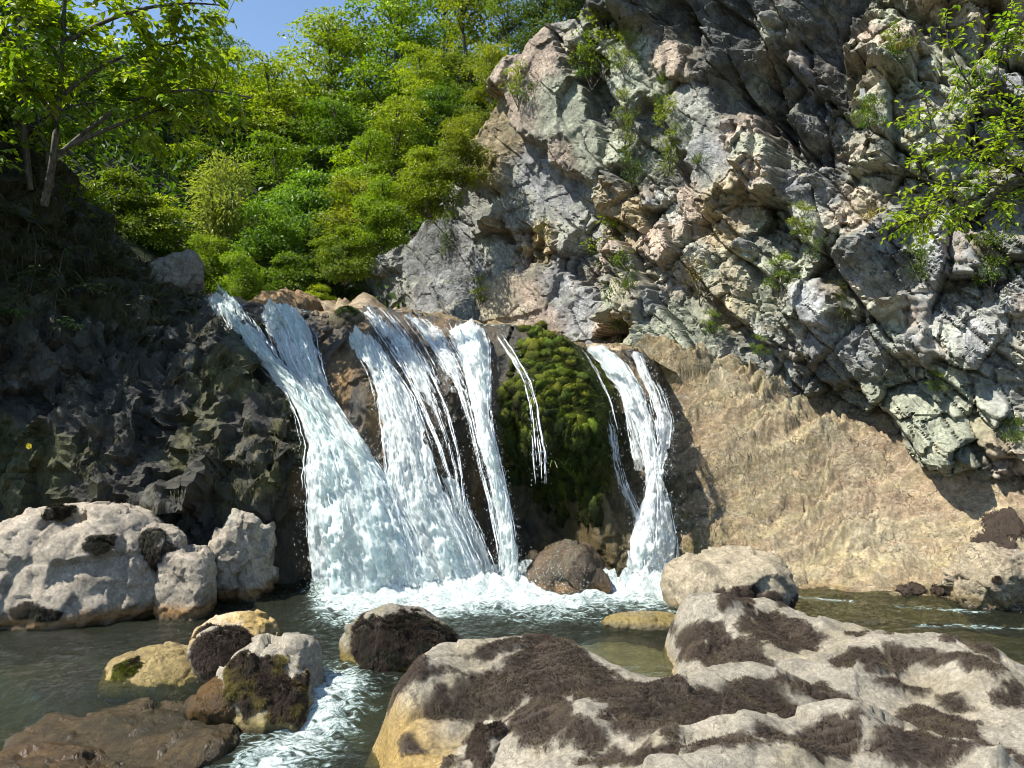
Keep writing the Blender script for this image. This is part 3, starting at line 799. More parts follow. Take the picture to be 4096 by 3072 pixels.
fc = mixc(fc, MOSSG * .6, np.clip(bump2(x, z, .75, 2.1, .7, 1.1) * 1.5, 0, 1) * sstep(-.35, .2, n1))
fc = mixc(fc, np.array([.10, .075, .03]), np.clip(bump2(x, z, 1.25, .7, .5, 1.0) * 1.4, 0, 1) * .8)
top = ~face
fc[top] = mixc(np.array([.20, .145, .075]) * np.ones((top.sum(), 1)), np.array([.32, .25, .16]), sstep(-.2, .3, n1[top]))
wetf = np.where(face, .75, .35)
FF = grid_faces(len(fx), nt_ + nb_)[:, ::-1]
frock = tag(add_mesh("fall_rock", FV, FF[:, ::-1], M_wet, np.hstack([fc, wetf[:, None]])), "wet brown travertine step that the falls run over", "bedrock", kind="structure")

# ================================================================== LEFT BANK (dark mossy dome)
def ell(p, c, r, R=None):
    q = p - np.asarray(c)
    if R is not None: q = q @ R
    r = np.asarray(r, float)
    k = np.linalg.norm(q / r, axis=-1)
    return (k - 1) * r.min()
G, lo = sdf_grid((-11.0, 7.2, -.6), (-2.0, 16.5, 8.2), .105)
sh = G.shape[:3]; g = G.reshape(-1, 3)
d = ell(g, (-5.0, 11.3, .6), (2.45, 2.0, 2.15))
d = smin(d, ell(g, (-5.7, 12.4, 1.4), (1.75, 2.2, 2.2)), .5)
d = smin(d, ell(g, (-3.65, 10.95, 1.55), (1.05, 1.1, 1.0)), .5)
d = smin(d, ell(g, (-4.3, 11.5, 2.2), (1.0, 1.4, 1.15)), .4)
d = smin(d, ell(g, (-8.6, 12.2, 1.5), (2.6, 3.0, 4.1)), .8)
d = smin(d, ell(g, (-7.0, 12.8, 2.2), (2.0, 2.6, 2.75)), .6)
d = smin(d, ell(g, (-9.3, 12.0, 4.0), (2.2, 3.0, 3.2)), .7)
d = smin(d, ell(g, (-6.4, 14.2, 2.2), (1.9, 1.8, 2.2)), .5)
# cavern beside the falls
d = smax(d, -ell(g, (-2.9, 9.7, .25), (.75, 1.25, 1.0)), .25)
d = d + fbm(g, .55, 3, off=4) * .45 + fbm(g * np.array([1, 1, .6]), 1.6, 3) * .13
BV, BF = surface_nets(d.reshape(sh), lo, .105)
del G, g, d
BV, BF = subdiv(BV, BF); BV = smooth_quads(BV, BF, 2)
sel = BV[BF].mean(1)
keep = (sel[:, 2] > -.35) & (sel[:, 1] < 15.5)
BF = BF[keep]
BV, BF = submesh(BV, BF, np.ones(len(BF), bool))[:2]
BN = vnormals(BV, BF)
pp = BV * np.array([1, 1, .75])
fA, gA, iA = facets(pp, 1.3, .5); fB, gB, iB = facets(pp + 4, 3.3, .6)
BV = BV + BN * (fA * .85 + fB * .95 + facets(pp + 2, 8, .7)[0] * .4 + (ridged(pp, 2.6, 4) - .45) * .12 + fbm(pp, 9, 3) * .035)[:, None]
BN = vnormals(BV, BF)
n1 = fbm(BV, .9, 4, off=5); n2 = fbm(BV, 3.2, 4, off=15); n3 = fbm(BV * np.array([1, 1, .4]), 5, 3, off=8)
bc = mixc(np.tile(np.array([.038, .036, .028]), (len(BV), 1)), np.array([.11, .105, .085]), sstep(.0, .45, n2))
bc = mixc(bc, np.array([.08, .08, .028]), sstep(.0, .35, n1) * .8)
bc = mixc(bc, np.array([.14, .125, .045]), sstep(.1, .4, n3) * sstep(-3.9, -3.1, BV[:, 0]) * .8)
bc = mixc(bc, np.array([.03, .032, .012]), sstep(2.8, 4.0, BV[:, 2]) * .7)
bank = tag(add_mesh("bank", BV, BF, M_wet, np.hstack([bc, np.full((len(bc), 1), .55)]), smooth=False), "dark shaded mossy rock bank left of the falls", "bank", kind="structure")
BANK = (BV, BF, BN)

# ================================================================== moss fibres
def fibres(name, V, F, mask, n, parent, length=.045, width=.006, col=MOSSB, col2=None, lift=.55, seed=1, drop=1.0, Nn=None, simple=False):
    r = np.random.default_rng(seed)
    Nn = vnormals(V, F) if Nn is None else Nn
    a, b, c, d_ = [V[F[:, k]] for k in range(4)]
    area = np.linalg.norm(np.cross(c - a, d_ - b), axis=1) * np.clip(mask[F].mean(1), 0, 1) * (mask[F].mean(1) > .42)
    if area.sum() <= 0: return None
    fi = r.choice(len(F), n, p=area / area.sum())
    s, t_ = r.random((2, n, 1))
    p = lerp(lerp(a[fi], b[fi], s), lerp(d_[fi], c[fi], s), t_)
    nn = nrm(Nn[F[fi, 0]])
    down = np.array([0, 0, -1.]) - nn * (-nn[:, 2:3])
    dirn = nrm(down * drop + nn * lift + r.normal(size=(n, 3)) * .33)
    L_ = length * r.uniform(.5, 1.5, (n, 1))
    side = nrm(np.cross(dirn, nn) + 1e-6) * width * r.uniform(.6, 1.5, (n, 1))
    m1 = p + dirn * L_ * .55 + nn * L_ * .18
    tip = p + dirn * L_ + down * L_ * .3
    base = p - nn * .006
    Vv = np.stack([base - side, base + side, m1 + side * .8, m1 - side * .8, tip], 1).reshape(-1, 3)
    if simple:
        Vv = np.stack([base - side, base + side, tip], 1).reshape(-1, 3)
        cv = np.tile(col, (n, 1)) * r.uniform(.55, 1.5, (n, 1))
        if col2 is not None: cv = mixc(cv, np.asarray(col2) * r.uniform(.6, 1.4, (n, 1)), sstep(-.1, .3, fbm(p, 5, 3, off=seed)))
        return tag(add_mesh(name, Vv, np.arange(n * 3).reshape(-1, 3), M_moss, np.repeat(cv, 3, 0), parent, smooth=False), kind="stuff")
    i = np.arange(n)[:, None] * 5
    Q = i + np.array([[0, 1, 2, 3]]); T = i + np.array([[3, 2, 4]])
    cv = np.tile(col, (n, 1)) * r.uniform(.55, 1.5, (n, 1))
    if col2 is not None:
        k = sstep(-.1, .3, fbm(p, 5, 3, off=seed)); cv = mixc(cv, np.asarray(col2) * r.uniform(.6, 1.4, (n, 1)), k)
    return tag(add_mesh(name, Vv, [T, Q], M_moss, np.repeat(cv, 5, 0), parent, smooth=False), kind="stuff")

# ================================================================== boulders
def boulder(name, label, c, r, rz=0, cuts=(), h=.03, amp=.12, colf=None, mossf=None, nf=0, seed=0, mat=None, extra=None, group=None,
            mosscol=MOSSB, mosscol2=None, flen=.045, subd=1, fw=.006, sq=2.0, face=.3, lift=.55, dents=()):
    c = np.asarray(c, float); r = np.asarray(r, float); R = rotz(rz)
    ext = r.max() * 1.35 + .1
    lo_ = c - np.array([ext, ext, r[2] * 1.4 + .1]); hi_ = c + np.array([ext, ext, r[2] * 1.5 + .1])
    if extra:
        for (ec, er) in extra:
            lo_ = np.minimum(lo_, np.asarray(ec) - np.asarray(er) * 1.2 - .1); hi_ = np.maximum(hi_, np.asarray(ec) + np.asarray(er) * 1.2 + .1)
    h = h * 1.62
    G_, lo_ = sdf_grid(lo_, hi_, h); sh_ = G_.shape[:3]; g_ = G_.reshape(-1, 3)
    q = (g_ - c) @ R / r
    d_ = ((np.abs(q) ** sq).sum(1) ** (1 / sq) - 1) * r.min()
    if extra:
        for (ec, er) in extra: d_ = smin(d_, ell(g_, ec, er), .12)
    for (ec, er) in dents: d_ = smax(d_, -ell(g_, ec, er), .08)
    for (nv, dist) in cuts:
        nv = nrm(np.asarray(nv, float)); d_ = smax(d_, ((g_ - c) * nv).sum(1) - dist, .05)
    m_ = r.min()
    d_ = d_ + fbm(g_, .55 / m_, 3, off=seed * 3.7) * amp * m_
    V, F = surface_nets(d_.reshape(sh_), lo_, h)
    for _ in range(subd): V, F = subdiv(V, F)
    V = smooth_quads(V, F, 2)
    if c[2] < 2: V, F = submesh(V, F, V[F].mean(1)[:, 2] > -.5)[:2]
    Nn = vnormals(V, F)
    fa_, ga_, _ = facets(V + seed, 1.1 / m_, face); fb_, gb_, _ = facets(V + seed, 3.2 / m_, face)
    V = V + Nn * (fa_ * .5 + fb_ * .5 + fbm(V, 2.4 / m_, 4, off=seed) * .07 * m_ + fbm(V, 9 / m_, 3) * .014 * m_)[:, None]
    Nn = vnormals(V, F)
    cv = colf(V, Nn)
    mk = None
    if mossf is not None:
        mk = np.clip(mossf(V, Nn), 0, 1)
        mc = mixc(np.tile(mosscol * 1.1, (len(V), 1)), np.asarray(mosscol2 if mosscol2 is not None else mosscol) * 1.1, sstep(-.1, .3, fbm(V, 5, 3, off=seed)))
        cv[:, :3] = mixc(cv[:, :3], mc, sstep(.40, .52, mk))
        bumpy = sstep(.40, .58, mk) * (.012 + .014 * fbm(V, 22, 2))
        V = V + Nn * bumpy[:, None]
    o = add_mesh(name, V, F, mat or M_pale, cv)
    tag(o, label, "boulder", group)
    if mk is not None and nf:
        fibres("moss", V, F, mk, int(nf * 2.2), o, flen * .62, fw * .55, mosscol, mosscol2, seed=seed + 5, Nn=Nn, lift=lift, simple=True)
    return o
def pale_col(base=PALE, waterline=0.0, stain=(.24, .13, .04), tint=None, wetv=0.0):
    def f(V, Nn):
        a = fbm(V, 1.7, 4, off=6); b = fbm(V, 6, 4, off=16)
        cv = mixc(np.tile(base, (len(V), 1)), base * .78, sstep(.0, .4, a))
        cv = mixc(cv, base * np.array([.86, .85, .84]) * .85, sstep(.1, .45, b) * .6)
        cv = mixc(cv, base * np.array([.42, .43, .44]), sstep(.18, .5, fbm(V, 3.1, 5, off=27) + .25 * b) * .75)
        if tint is not None: cv = mixc(cv, np.asarray(tint), sstep(-.1, .35, a + .3 * b) * .7)
        zz = V[:, 2] - waterline
        k = sstep(.22, .08, zz + .06 * b)
        cv = mixc(cv, np.asarray(stain), k * .9)
        cv = mixc(cv, np.array([.05, .04, .022]), sstep(.09, .01, zz + .03 * b) * .85)
        wt = np.maximum(sstep(.16, .05, zz), 0) * .8
        return np.hstack([cv, np.maximum(wt, wetv)[:, None]])
    return f
def spots(lst, noise=.35, fr=5.0, off=0.0):
    """moss grows in the listed places: (point, radius)"""
    pts = np.array([p for p, r in lst]); rr = np.array([r if np.ndim(r) else (r, r, r) for p, r in lst], float)
    def f(V, Nn):
        k = np.full(len(V), -9.0)
        for p, r in zip(pts, rr):
            k = np.maximum(k, 1 - np.linalg.norm((V - p) / r, axis=1))
        return .45 + k * .6 + noise * fbm(V, fr, 4, off=off) + .1 * fbm(V, fr * 4, 2)
    return f

# ---- sunlit boulders at the foot of the left bank
lightc = np.array([.345, .30, .235])
boulder("boulder", "largest pale sunlit boulder with leaf shadows at the left water's edge", (-5.0, 8.75, .40), (1.0, .72, .85), .25, sq=2.6,
        cuts=[((.1, -1, .25), .62), ((.75, -.3, .45), .95), ((0, 0, 1), .80)], h=.033, amp=.16, colf=pale_col(lightc), seed=2, dents=[(P(122, 600, 7.95), (.42, .40, .20)), (P(70, 590, 7.8), (.25, .25, .12)), (P(60, 525, 8.3), (.2, .35, .12)), (P(20, 600, 7.7), (.2, .25, .1))],
        mossf=spots([(P(95, 545, 8.1), (.22, .3, .10)), (P(112, 540, 8.1), (.2, .3, .09)), (P(60, 512, 8.5), (.16, .25, .07)), (P(14, 615, 7.8), (.25, .3, .10)), (P(35, 620, 7.8), (.2, .3, .07))], .25, 4),
        nf=7000, mosscol=BLACKM, mosscol2=MOSSB * .8, flen=.05)
boulder("boulder", "square-cut pale block with a flat front standing in the water by the left bank", P(178, 590, 8.45) + np.array([0, .2, .0]), (.30, .36, .46), .15, sq=4,
        cuts=[((-.2, -1, .1), .26), ((.1, 0, 1), .40), ((.6, 0, .8), .44)], h=.022, amp=.12, colf=pale_col(lightc * .95), seed=3)
boulder("boulder", "pitted pale upright boulder next to the dark cavern by the falls", P(234, 565, 9.1) + np.array([0, .25, 0]), (.34, .36, .62), .1, sq=3,
        cuts=[((-.9, -.3, .5), .40), ((.9, -.3, .1), .33)], h=.022, amp=.30, colf=pale_col(lightc * .9, tint=(.30, .29, .24)), seed=4, face=.55)
boulder("boulder", "small mossy rock wedged above the square pale block", P(160, 545, 8.75), (.30, .32, .26), .3, h=.022, amp=.2, colf=pale_col(lightc * .85), seed=5,
        mossf=spots([(P(158, 560, 8.5), .22), (P(148, 540, 8.5), .16)], .4), nf=2500, mosscol=BLACKM, mosscol2=MOSSB * .7)
boulder("boulder", "rough pale cap rock perched at the top of the left bank before the trees", P(178, 276, 12.9), (.42, .45, .36), .3, sq=2.6, h=.03, amp=.3, colf=pale_col(np.array([.24, .225, .19]), waterline=-5), seed=6, face=.6)
boulder("boulder", "brown wet rock hump in the river above the lip of the left fall", P(286, 303, 12.7) + np.array([0, 0, -.15]), (.55, .5, .35), .1, h=.03, amp=.25, colf=pale_col(np.array([.27, .18, .09]), waterline=-5, tint=(.30, .17, .10)), seed=8, face=.5, mat=M_wet)
boulder("boulder", "dark mossy rock between the first and second falls at the lip", P(348, 318, 12.0) + np.array([0, 0, -.12]), (.36, .4, .26), .1, h=.025, amp=.3, colf=pale_col(np.array([.10, .085, .05]), waterline=-5), seed=9, mat=M_wet,
        mossf=spots([(P(345, 308, 11.8), .2)], .5), nf=900, mosscol=MOSSG * .7)
boulder("boulder", "wet brown boulder at the foot of the mossy nose between the falls", P(572, 575, 9.45) + np.array([0, .1, -.02]), (.58, .42, .40), -.2, sq=2.3, cuts=[((.9, -.2, .6), .36), ((-.6, -.5, .8), .44)], h=.026, amp=.2, colf=pale_col(np.array([.10, .07, .042]), tint=(.08, .075, .05), wetv=.5), seed=10, mat=M_wet)

# ---- rocks standing in the near stream
WLOW = -.22
ochre_wet = (.26, .16, .035)
boulder("boulder", "brown hairy mossed rock with a white slanting cap in the near stream", P(264, 694, 6.25) + np.array([0, .30, -.10]), (.47, .42, .42), .2, sq=2.6,
        cuts=[((.15, -1, .55), .30), ((.9, -.25, .25), .36), ((-.35, -.1, 1), .40)], h=.02, amp=.15, colf=pale_col(PALE * .98, WLOW, (.22, .17, .05)), seed=12,
        mossf=spots([(P(255, 685, 6.1), (.36, .4, .22)), (P(285, 700, 6.1), (.22, .3, .2)), (P(235, 672, 6.2), (.2, .3, .12)), (P(275, 660, 6.4), (.13, .2, .04))], .38, 5), nf=16000, mosscol=MOSSB * .85, mosscol2=np.array([.13, .105, .03]), flen=.04)
boulder("boulder", "dark hairy mossed rock touching the white-capped one on its upstream side", P(222, 658, 6.7) + np.array([0, .2, -.05]), (.34, .34, .27), .3, h=.02, amp=.2, colf=pale_col(PALE * .85, WLOW, ochre_wet, tint=(.3, .2, .05)), seed=13,
        mossf=spots([(P(220, 652, 6.6), (.3, .35, .2))], .25, 5), nf=8000, mosscol=MOSSB * .8, flen=.04)
boulder("boulder", "low rock with orange lichen top and dark moss flank, farthest of the stream cluster", P(228, 640, 7.35) + np.array([0, .2, -.05]), (.42, .36, .23), .1, h=.02, amp=.2, colf=pale_col(np.array([.40, .28, .10]), 0, ochre_wet, tint=(.5, .42, .3)), seed=14,
        mossf=spots([(P(203, 645, 7.2), (.26, .35, .15))], .25, 5), nf=6000, mosscol=MOSSB * .85, flen=.045)
boulder("boulder", "low flat rock with bright yellow-green moss left in the stream cluster", P(150, 672, 6.8) + np.array([0, .2, -.13]), (.56, .40, .26), .1, h=.02, amp=.2, colf=pale_col(np.array([.25, .19, .08]), WLOW + .05, (.16, .13, .03), tint=(.36, .28, .14)), seed=15,
        mossf=spots([(P(115, 668, 6.6), (.17, .25, .12)), (P(190, 675, 6.6), (.12, .2, .1))], .35, 5), nf=5000, mosscol=np.array([.12, .13, .015]), mosscol2=MOSSB, flen=.025, mat=M_wet)
boulder("boulder", "broad brown drowned slab with a dark undercut front in the near stream", P(118, 722, 5.9) + np.array([0, .2, -.36]), (.92, .66, .33), -.12, sq=3, cuts=[((.1, -1, -.55), .50), ((0, 0, 1), .27)], h=.026, amp=.25, colf=pale_col(np.array([.065, .045, .02]), -2, tint=(.03, .026, .012), wetv=.8), seed=16, mat=M_wet)
boulder("boulder", "orange-brown wet rock in the small cascade below the white-capped rock", P(212, 702, 6.15) + np.array([0, .25, -.14]), (.28, .3, .26), .1, h=.02, amp=.2, colf=pale_col(np.array([.10, .055, .015]), -2, tint=(.045, .03, .012), wetv=.8), seed=17, mat=M_wet)
boulder("boulder", "drowned brown rock in the bottom left corner of the stream", P(10, 765, 5.2) + np.array([0, .1, -.28]), (.62, .5, .3), .1, h=.026, amp=.2, colf=pale_col(np.array([.08, .048, .02]), -2, tint=(.04, .03, .012), wetv=.8), seed=18, mat=M_wet)
boulder("boulder", "rounded black-mossed rock between the pool and the near bedrock shelf", P(398, 652, 7.0) + np.array([0, .32, -.08]), (.60, .46, .38), -.1, h=.022, amp=.15, colf=pale_col(PALE * .7, -.05, (.20, .15, .03), tint=(.22, .19, .06)), seed=19,
        mossf=spots([(P(395, 640, 7.0), (.42, .5, .22)), (P(375, 655, 6.8), (.26, .3, .22)), (P(440, 645, 7.0), (.2, .3, .15))], .30, 5), nf=15000, mosscol=MOSSB * .75, mosscol2=BLACKM, flen=.06)
boulder("boulder", "small low ochre rock at the rim of the still rock pool", P(645, 625, 8.2), (.48, .22, .13), .0, h=.02, amp=.2, colf=pale_col(PALE * .7, 0, (.2, .15, .04)), seed=20)
boulder("boulder", "rounded pale boulder with a dark moss arch beside the right fall", P(738, 600, 8.45) + np.array([0, .38, -.02]), (.70, .55, .50), -.1, sq=2.4, cuts=[((0, 0, 1), .46)], h=.026, amp=.12, colf=pale_col(np.array([.31, .265, .185]), 0, (.22, .17, .09)), seed=21,
        mossf=spots([(P(708, 612, 8.35), (.14, .4, .15)), (P(722, 599, 8.35), (.17, .4, .13)), (P(743, 593, 8.35), (.2, .4, .11)), (P(766, 598, 8.4), (.16, .4, .10)), (P(795, 602, 8.5), (.07, .4, .1))], .22, 6), nf=6000, mosscol=MOSSB, flen=.03)

# ================================================================== NEAR BEDROCK SHELF
HS = .0142
hx = np.arange(-1.75, 5.6, HS); hy = np.arange(3.5, 8.5, HS)
H2, K2 = np.meshgrid(hx, hy, indexing='ij'); hx_, hy_ = H2.ravel(), K2.ravel()
hp = np.stack([hx_, hy_, hx_ * 0], 1)
wpx = fbm(hp, 1.3, 3, off=71); wpy = fbm(hp, 1.3, 3, off=31)
xw = hx_ + wpx * .12; ywp = hy_ + wpy * .12
foot = [(-.88, 3.0), (-.93, 5.25), (-.92, 5.9), (-.80, 6.45), (-.25, 6.85), (.35, 6.9), (.62, 6.55), (.85, 6.42), (1.30, 6.45), (1.52, 6.9), (1.55, 7.5), (1.75, 8.0), (2.6, 8.0), (3.1, 7.5), (3.6, 6.95), (4.4, 6.65), (6.2, 6.3), (6.2, 3.0)]
sdp = polysd(xw, ywp, foot)
H = .24 + .16 * sstep(5.2, 4.0, hy_) - .03 * np.maximum(hx_ - 1.5, 0) * sstep(4.5, 6.5, hy_) + fbm(hp, .7, 3, off=3) * .11
H = H - .55 * sstep(-.22, .20, sdp) - np.maximum(sdp, 0) * 1.1
def crest(pts, z, amp, wf, wb):
    """a ridge of rock: steep front towards the stream, gentle back"""
    global H
    q = np.array([Pz(u, v, z)[:2] for u, v in pts])
    dd = segdist(xw, ywp, q)
    # in front (smaller y) or behind the crest
    yc = np.interp(xw, q[:, 0], q[:, 1])
    ww = np.where(ywp < yc, wf, wb)
    H = H + amp * np.exp(-(dd / ww) ** 2)
crest([(402, 672), (440, 652), (500, 645), (545, 640), (580, 655)], .40, .22, .42, .30)
crest([(582, 699), (655, 689), (710, 678), (761, 670)], .50, .25, .24, .40)
crest([(594, 727), (640, 735), (655, 745)], .45, .17, .15, .26)
crest([(740, 730), (792, 721), (837, 718)], .55, .24, .2, .34)
crest([(837, 663), (883, 644), (944, 650), (985, 670)], .44, .22, .26, .4)
crest([(892, 724), (929, 721), (990, 739)], .62, .2, .2, .34)
crest([(679, 760), (746, 748), (801, 748)], .60, .17, .18, .34)
crest([(655, 640), (700, 628), (740, 632), (765, 655)], .32, .17, .30, .30)
crest([(720, 622), (770, 610), (815, 628)], .36, .16, .25, .3)
crest([(690, 612), (740, 602), (820, 606), (880, 622)], .36, .12, .45, .4)
crest([(960, 640), (1010, 628), (1060, 634)], .42, .16, .3, .4)
crest([(470, 735), (492, 725), (512, 740)], .28, .12, .18, .22)
# steps and hollows between the ridges, wear
dgs = np.stack([xw * .45 + ywp * .12, ywp * 1.5 - xw * .25, xw * 0], 1)
H += (ridged(dgs, 1.5, 3, off=14) - .45) * .08 * sstep(.1, -.3, sdp) + (ridged(dgs + .1 * wpx[:, None], 4.2, 3, off=2) - .45) * .02
H -= .30 * sstep(.35, -.55, hx_ + .25 * wpx) * sstep(5.95, 5.35, hy_ + .2 * wpy)
ff, gg, ii = facets(np.stack([xw, ywp * 1.4, H], 1), 2.3, .35)
H += ff * .22 + fbm(hp, 3, 4, off=5) * .022 + fbm(hp, 14, 3, off=1) * .008
SV = np.stack([hx_, hy_, H], 1)
SF = grid_faces(len(hx), len(hy))
SN = vnormals(SV, SF)
# where the dry brown moss grows (outlines laid on the rock, in metres)
mpx = [
 ([(300,345),(400,330),(520,290),(575,290),(540,320),(480,365),(380,350)], .55),
 ([(140,400),(250,380),(300,390),(390,400),(500,380),(560,330),(640,260),(720,300),(800,370),(890,395),(880,430),(780,450),(700,480),(570,480),(500,550),(400,570),(300,560),(240,540),(290,460),(380,440),(380,410),(240,420),(180,470),(230,540),(130,540),(130,450)], .45),
 ([(510,560),(600,480),(700,490),(740,540),(780,560),(840,640),(780,690),(700,640),(560,650),(540,620)], .38),
 ([(800,380),(900,430),(1010,430),(1120,470),(1000,490),(860,520),(740,500),(700,450)], .42),
 ([(880,490),(1020,470),(1170,440),(1290,440),(1400,410),(1550,440),(1660,500),(1600,520),(1500,470),(1400,470),(1470,520),(1500,545),(1380,560),(1260,580),(1050,630),(900,600),(800,560)], .45),
 ([(740,700),(860,640),(1000,650),(1090,640),(1250,610),(1380,640),(1240,650),(1080,680),(980,710)], .52),
 ([(1330,610),(1450,580),(1560,560),(1730,560),(1790,590),(1690,600),(1650,690),(1500,680),(1440,640)], .52),
 ([(1690,610),(1850,600),(1990,620),(2180,660),(2210,715),(1800,715),(1690,690)], .6),
 ([(1780,530),(1850,505),(1960,540),(2070,570),(2080,620),(1960,590),(1800,570)], .58),
 ([(1570,370),(1640,320),(1790,310),(1900,320),(2050,350),(2170,400),(2120,430),(1980,370),(1860,350),(1700,385),(1580,385)], .48),
 ([(2010,310),(2060,285),(2212,270),(2212,360),(2100,360)], .42),
 ([(2090,470),(2212,450),(2212,520),(2130,510)], .5),
 ([(1920,480),(2010,470),(2080,530),(2040,540),(1940,510)], .5),
 ([(1000,370),(1060,290),(1130,250),(1220,250),(1290,290),(1380,370),(1380,390),(1250,380),(1100,375)], .34),
 ([(1260,250),(1300,200),(1400,195),(1480,230),(1570,290),(1540,310),(1470,345),(1400,340),(1320,290)], .38),
 ([(1200,210),(1310,160),(1320,190),(1230,230)], .4),
 ([(1690,415),(1800,425),(1920,450),(1880,475),(1750,440)], .5),
 ([(1625,270),(1690,260),(1690,280)], .45), ([(1755,275),(1790,275),(1780,292)], .45),
 ([(380,600),(440,560),(480,600),(470,700),(400,715)], .3), ([(2060,240),(2120,232),(2150,255),(2080,262)], .42),
 ([(1930,290),(2000,280),(2010,305),(1960,310)], .45), ([(1300,280),(1350,300),(1330,320)], .4),
 ([(130,690),(240,655),(330,680),(380,715),(140,715)], .1),
]
msd = np.full(len(hx_), 9.0)
jx = hx_ + fbm(hp, 4.5, 3, off=91) * .07 + fbm(hp, 16, 2, off=17) * .02; jy = hy_ + fbm(hp, 4.5, 3, off=55) * .09 + fbm(hp, 16, 2, off=27) * .03
for poly, zg in mpx:
    # set each outline down on the rock itself
    pl = []
    for X_, Y_ in poly:
        u_, v_ = 350 + X_ * .3047, 550 + Y_ * .3047
        z_ = zg
        for _ in range(8):
            w_ = Pz(u_, v_, z_)
            i_ = int(np.clip((w_[0] - hx[0]) / HS, 0, len(hx) - 1)); j_ = int(np.clip((w_[1] - hy[0]) / HS, 0, len(hy) - 1))
            z_ = lerp(z_, H[i_ * len(hy) + j_], .5)
        pl.append(Pz(u_, v_, z_)[:2])
    pl = np.array(pl); l0, h0 = pl.min(0) - .35, pl.max(0) + .35
    m = (hx_ > l0[0]) & (hx_ < h0[0]) & (hy_ > l0[1]) & (hy_ < h0[1])
    msd[m] = np.minimum(msd[m], polysd(jx[m], jy[m], pl))
small = fbm(hp, 5.5, 4, off=66)
msd = np.where(small > .42, np.minimum(msd, .02 - (small - .42) * .2), msd)
msd = np.where(fbm(hp, 7, 4, off=12) > .47, np.maximum(msd, .02), msd)
msd = np.where(H < .02, 9, msd)
mk = sstep(.035, -.035, msd + .03 * fbm(hp, 30, 2, off=9))
a_ = fbm(hp, 1.5, 4, off=2); b_ = fbm(hp, 7, 4, off=3)
sc_ = mixc(np.tile(PALE * .88, (len(hx_), 1)), np.array([.25, .215, .145]), sstep(-.05, .3, a_) * .7)
sc_ = mixc(sc_, PALE * .72, sstep(.1, .45, b_) * .5)
sc_ = mixc(sc_, np.array([.26, .19, .08]), sstep(.10, .0, H + .04 * a_) * .85)
ow = sstep(-.35, -.75, hx_ + .1 * a_) * sstep(6.2, 5.6, hy_)
sc_ = mixc(sc_, np.array([.30, .20, .06]), ow * sstep(.35, .15, H + .15 * a_) * .8)
sc_ = mixc(sc_, np.array([.05, .045, .02]), sstep(-.2, -.45, H))
mc_ = mixc(np.tile(MOSSB * 1.05, (len(hx_), 1)), BLACKM, sstep(.1, .4, a_) * .5)
sc_ = mixc(sc_, mc_, mk)
wets = sstep(.08, .0, H) * .8
SV2 = SV + SN * (mk * (.010 + .014 * fbm(hp, 26, 2, off=4)))[:, None]
vis = (SV2[:, 2] > -.75)
fkeep = vis[SF].all(1)
V_, F_, C_, MK_ = submesh(SV2, SF[fkeep], np.ones(fkeep.sum(), bool), np.hstack([sc_, wets[:, None]]), mk)
shelf = tag(add_mesh("rock_shelf", V_, F_, M_pale, C_), "pale water-worn bedrock shelf patched with brown dry moss in front", "bedrock", kind="structure")
fibres("moss", V_, F_, MK_, 270000, shelf, .016, .0028, MOSSB * 1.1, np.array([.10, .078, .05]), seed=40, lift=.5, simple=True)
def shelf_z(x, y):
    i_ = int(np.clip((x - hx[0]) / HS, 0, len(hx) - 1)); j_ = int(np.clip((y - hy[0]) / HS, 0, len(hy) - 1))
    return H[i_ * len(hy) + j_]
pb = Pz(490, 748, .22)
boulder("boulder", "small pale knob of rock draped in brown moss at the near edge of the shelf", (pb[0], pb[1] + .12, .12), (.17, .20, .22), .2, h=.014, amp=.2, colf=pale_col(PALE, -2), seed=30,
        mossf=spots([(pb + np.array([-.1, -.05, .02]), (.10, .2, .2)), (pb + np.array([.05, .0, .14]), (.12, .1, .06))], .35, 8), nf=4000, flen=.03)

# ================================================================== RIVER BED AND WATER
bx = np.arange(-9, 9.2, .09); by = np.arange(2.0, 12.2, .09)
X2, Y2 = np.meshgrid(bx, by, indexing='ij'); x, y = X2.ravel(), Y2.ravel(); p_ = np.stack([x, y, x * 0], 1)
zb = -.85 + fbm(p_, .6, 3) * .35
near = sstep(7.2, 5.6, y) * sstep(.2, -1.5, x)
zb = lerp(zb, -.52, near)
sand = np.exp(-(((x - 1.05) / .75) ** 2 + ((y - 7.3) / .75) ** 2))
zb = lerp(zb, -.07, np.clip(sand * 1.8, 0, 1))
rch = sstep(2.3, 3.2, x); zb = lerp(zb, -.28, rch)
f_, g_, i_ = facets(p_ + .1 * fbm(p_, 2, 2)[:, None], 2.1, .3)
d1_, d2_, _, _ = worley(p_ * 2.2)
zb += (.5 - d1_) * .16 * (1 - np.clip(sand * 2, 0, 1)) + f_ * .3 * (1 - np.clip(sand * 2, 0, 1))
bedc = mixc(np.tile(np.array([.07, .068, .035]), (len(x), 1)), np.array([.19, .13, .055]), sstep(-.3, .3, fbm(p_, 1.4, 4)) * np.maximum(near, rch))
bedc = mixc(bedc, np.array([.40, .35, .25]), np.clip(sand * 1.9 - .2, 0, 1))
tag(add_mesh("river_bed", np.stack([x, y, zb], 1), grid_faces(len(bx), len(by)), M_wet, np.hstack([bedc, np.full((len(x), 1), .3)])), "dark stony river bed under the clear water", "river bed", kind="structure")

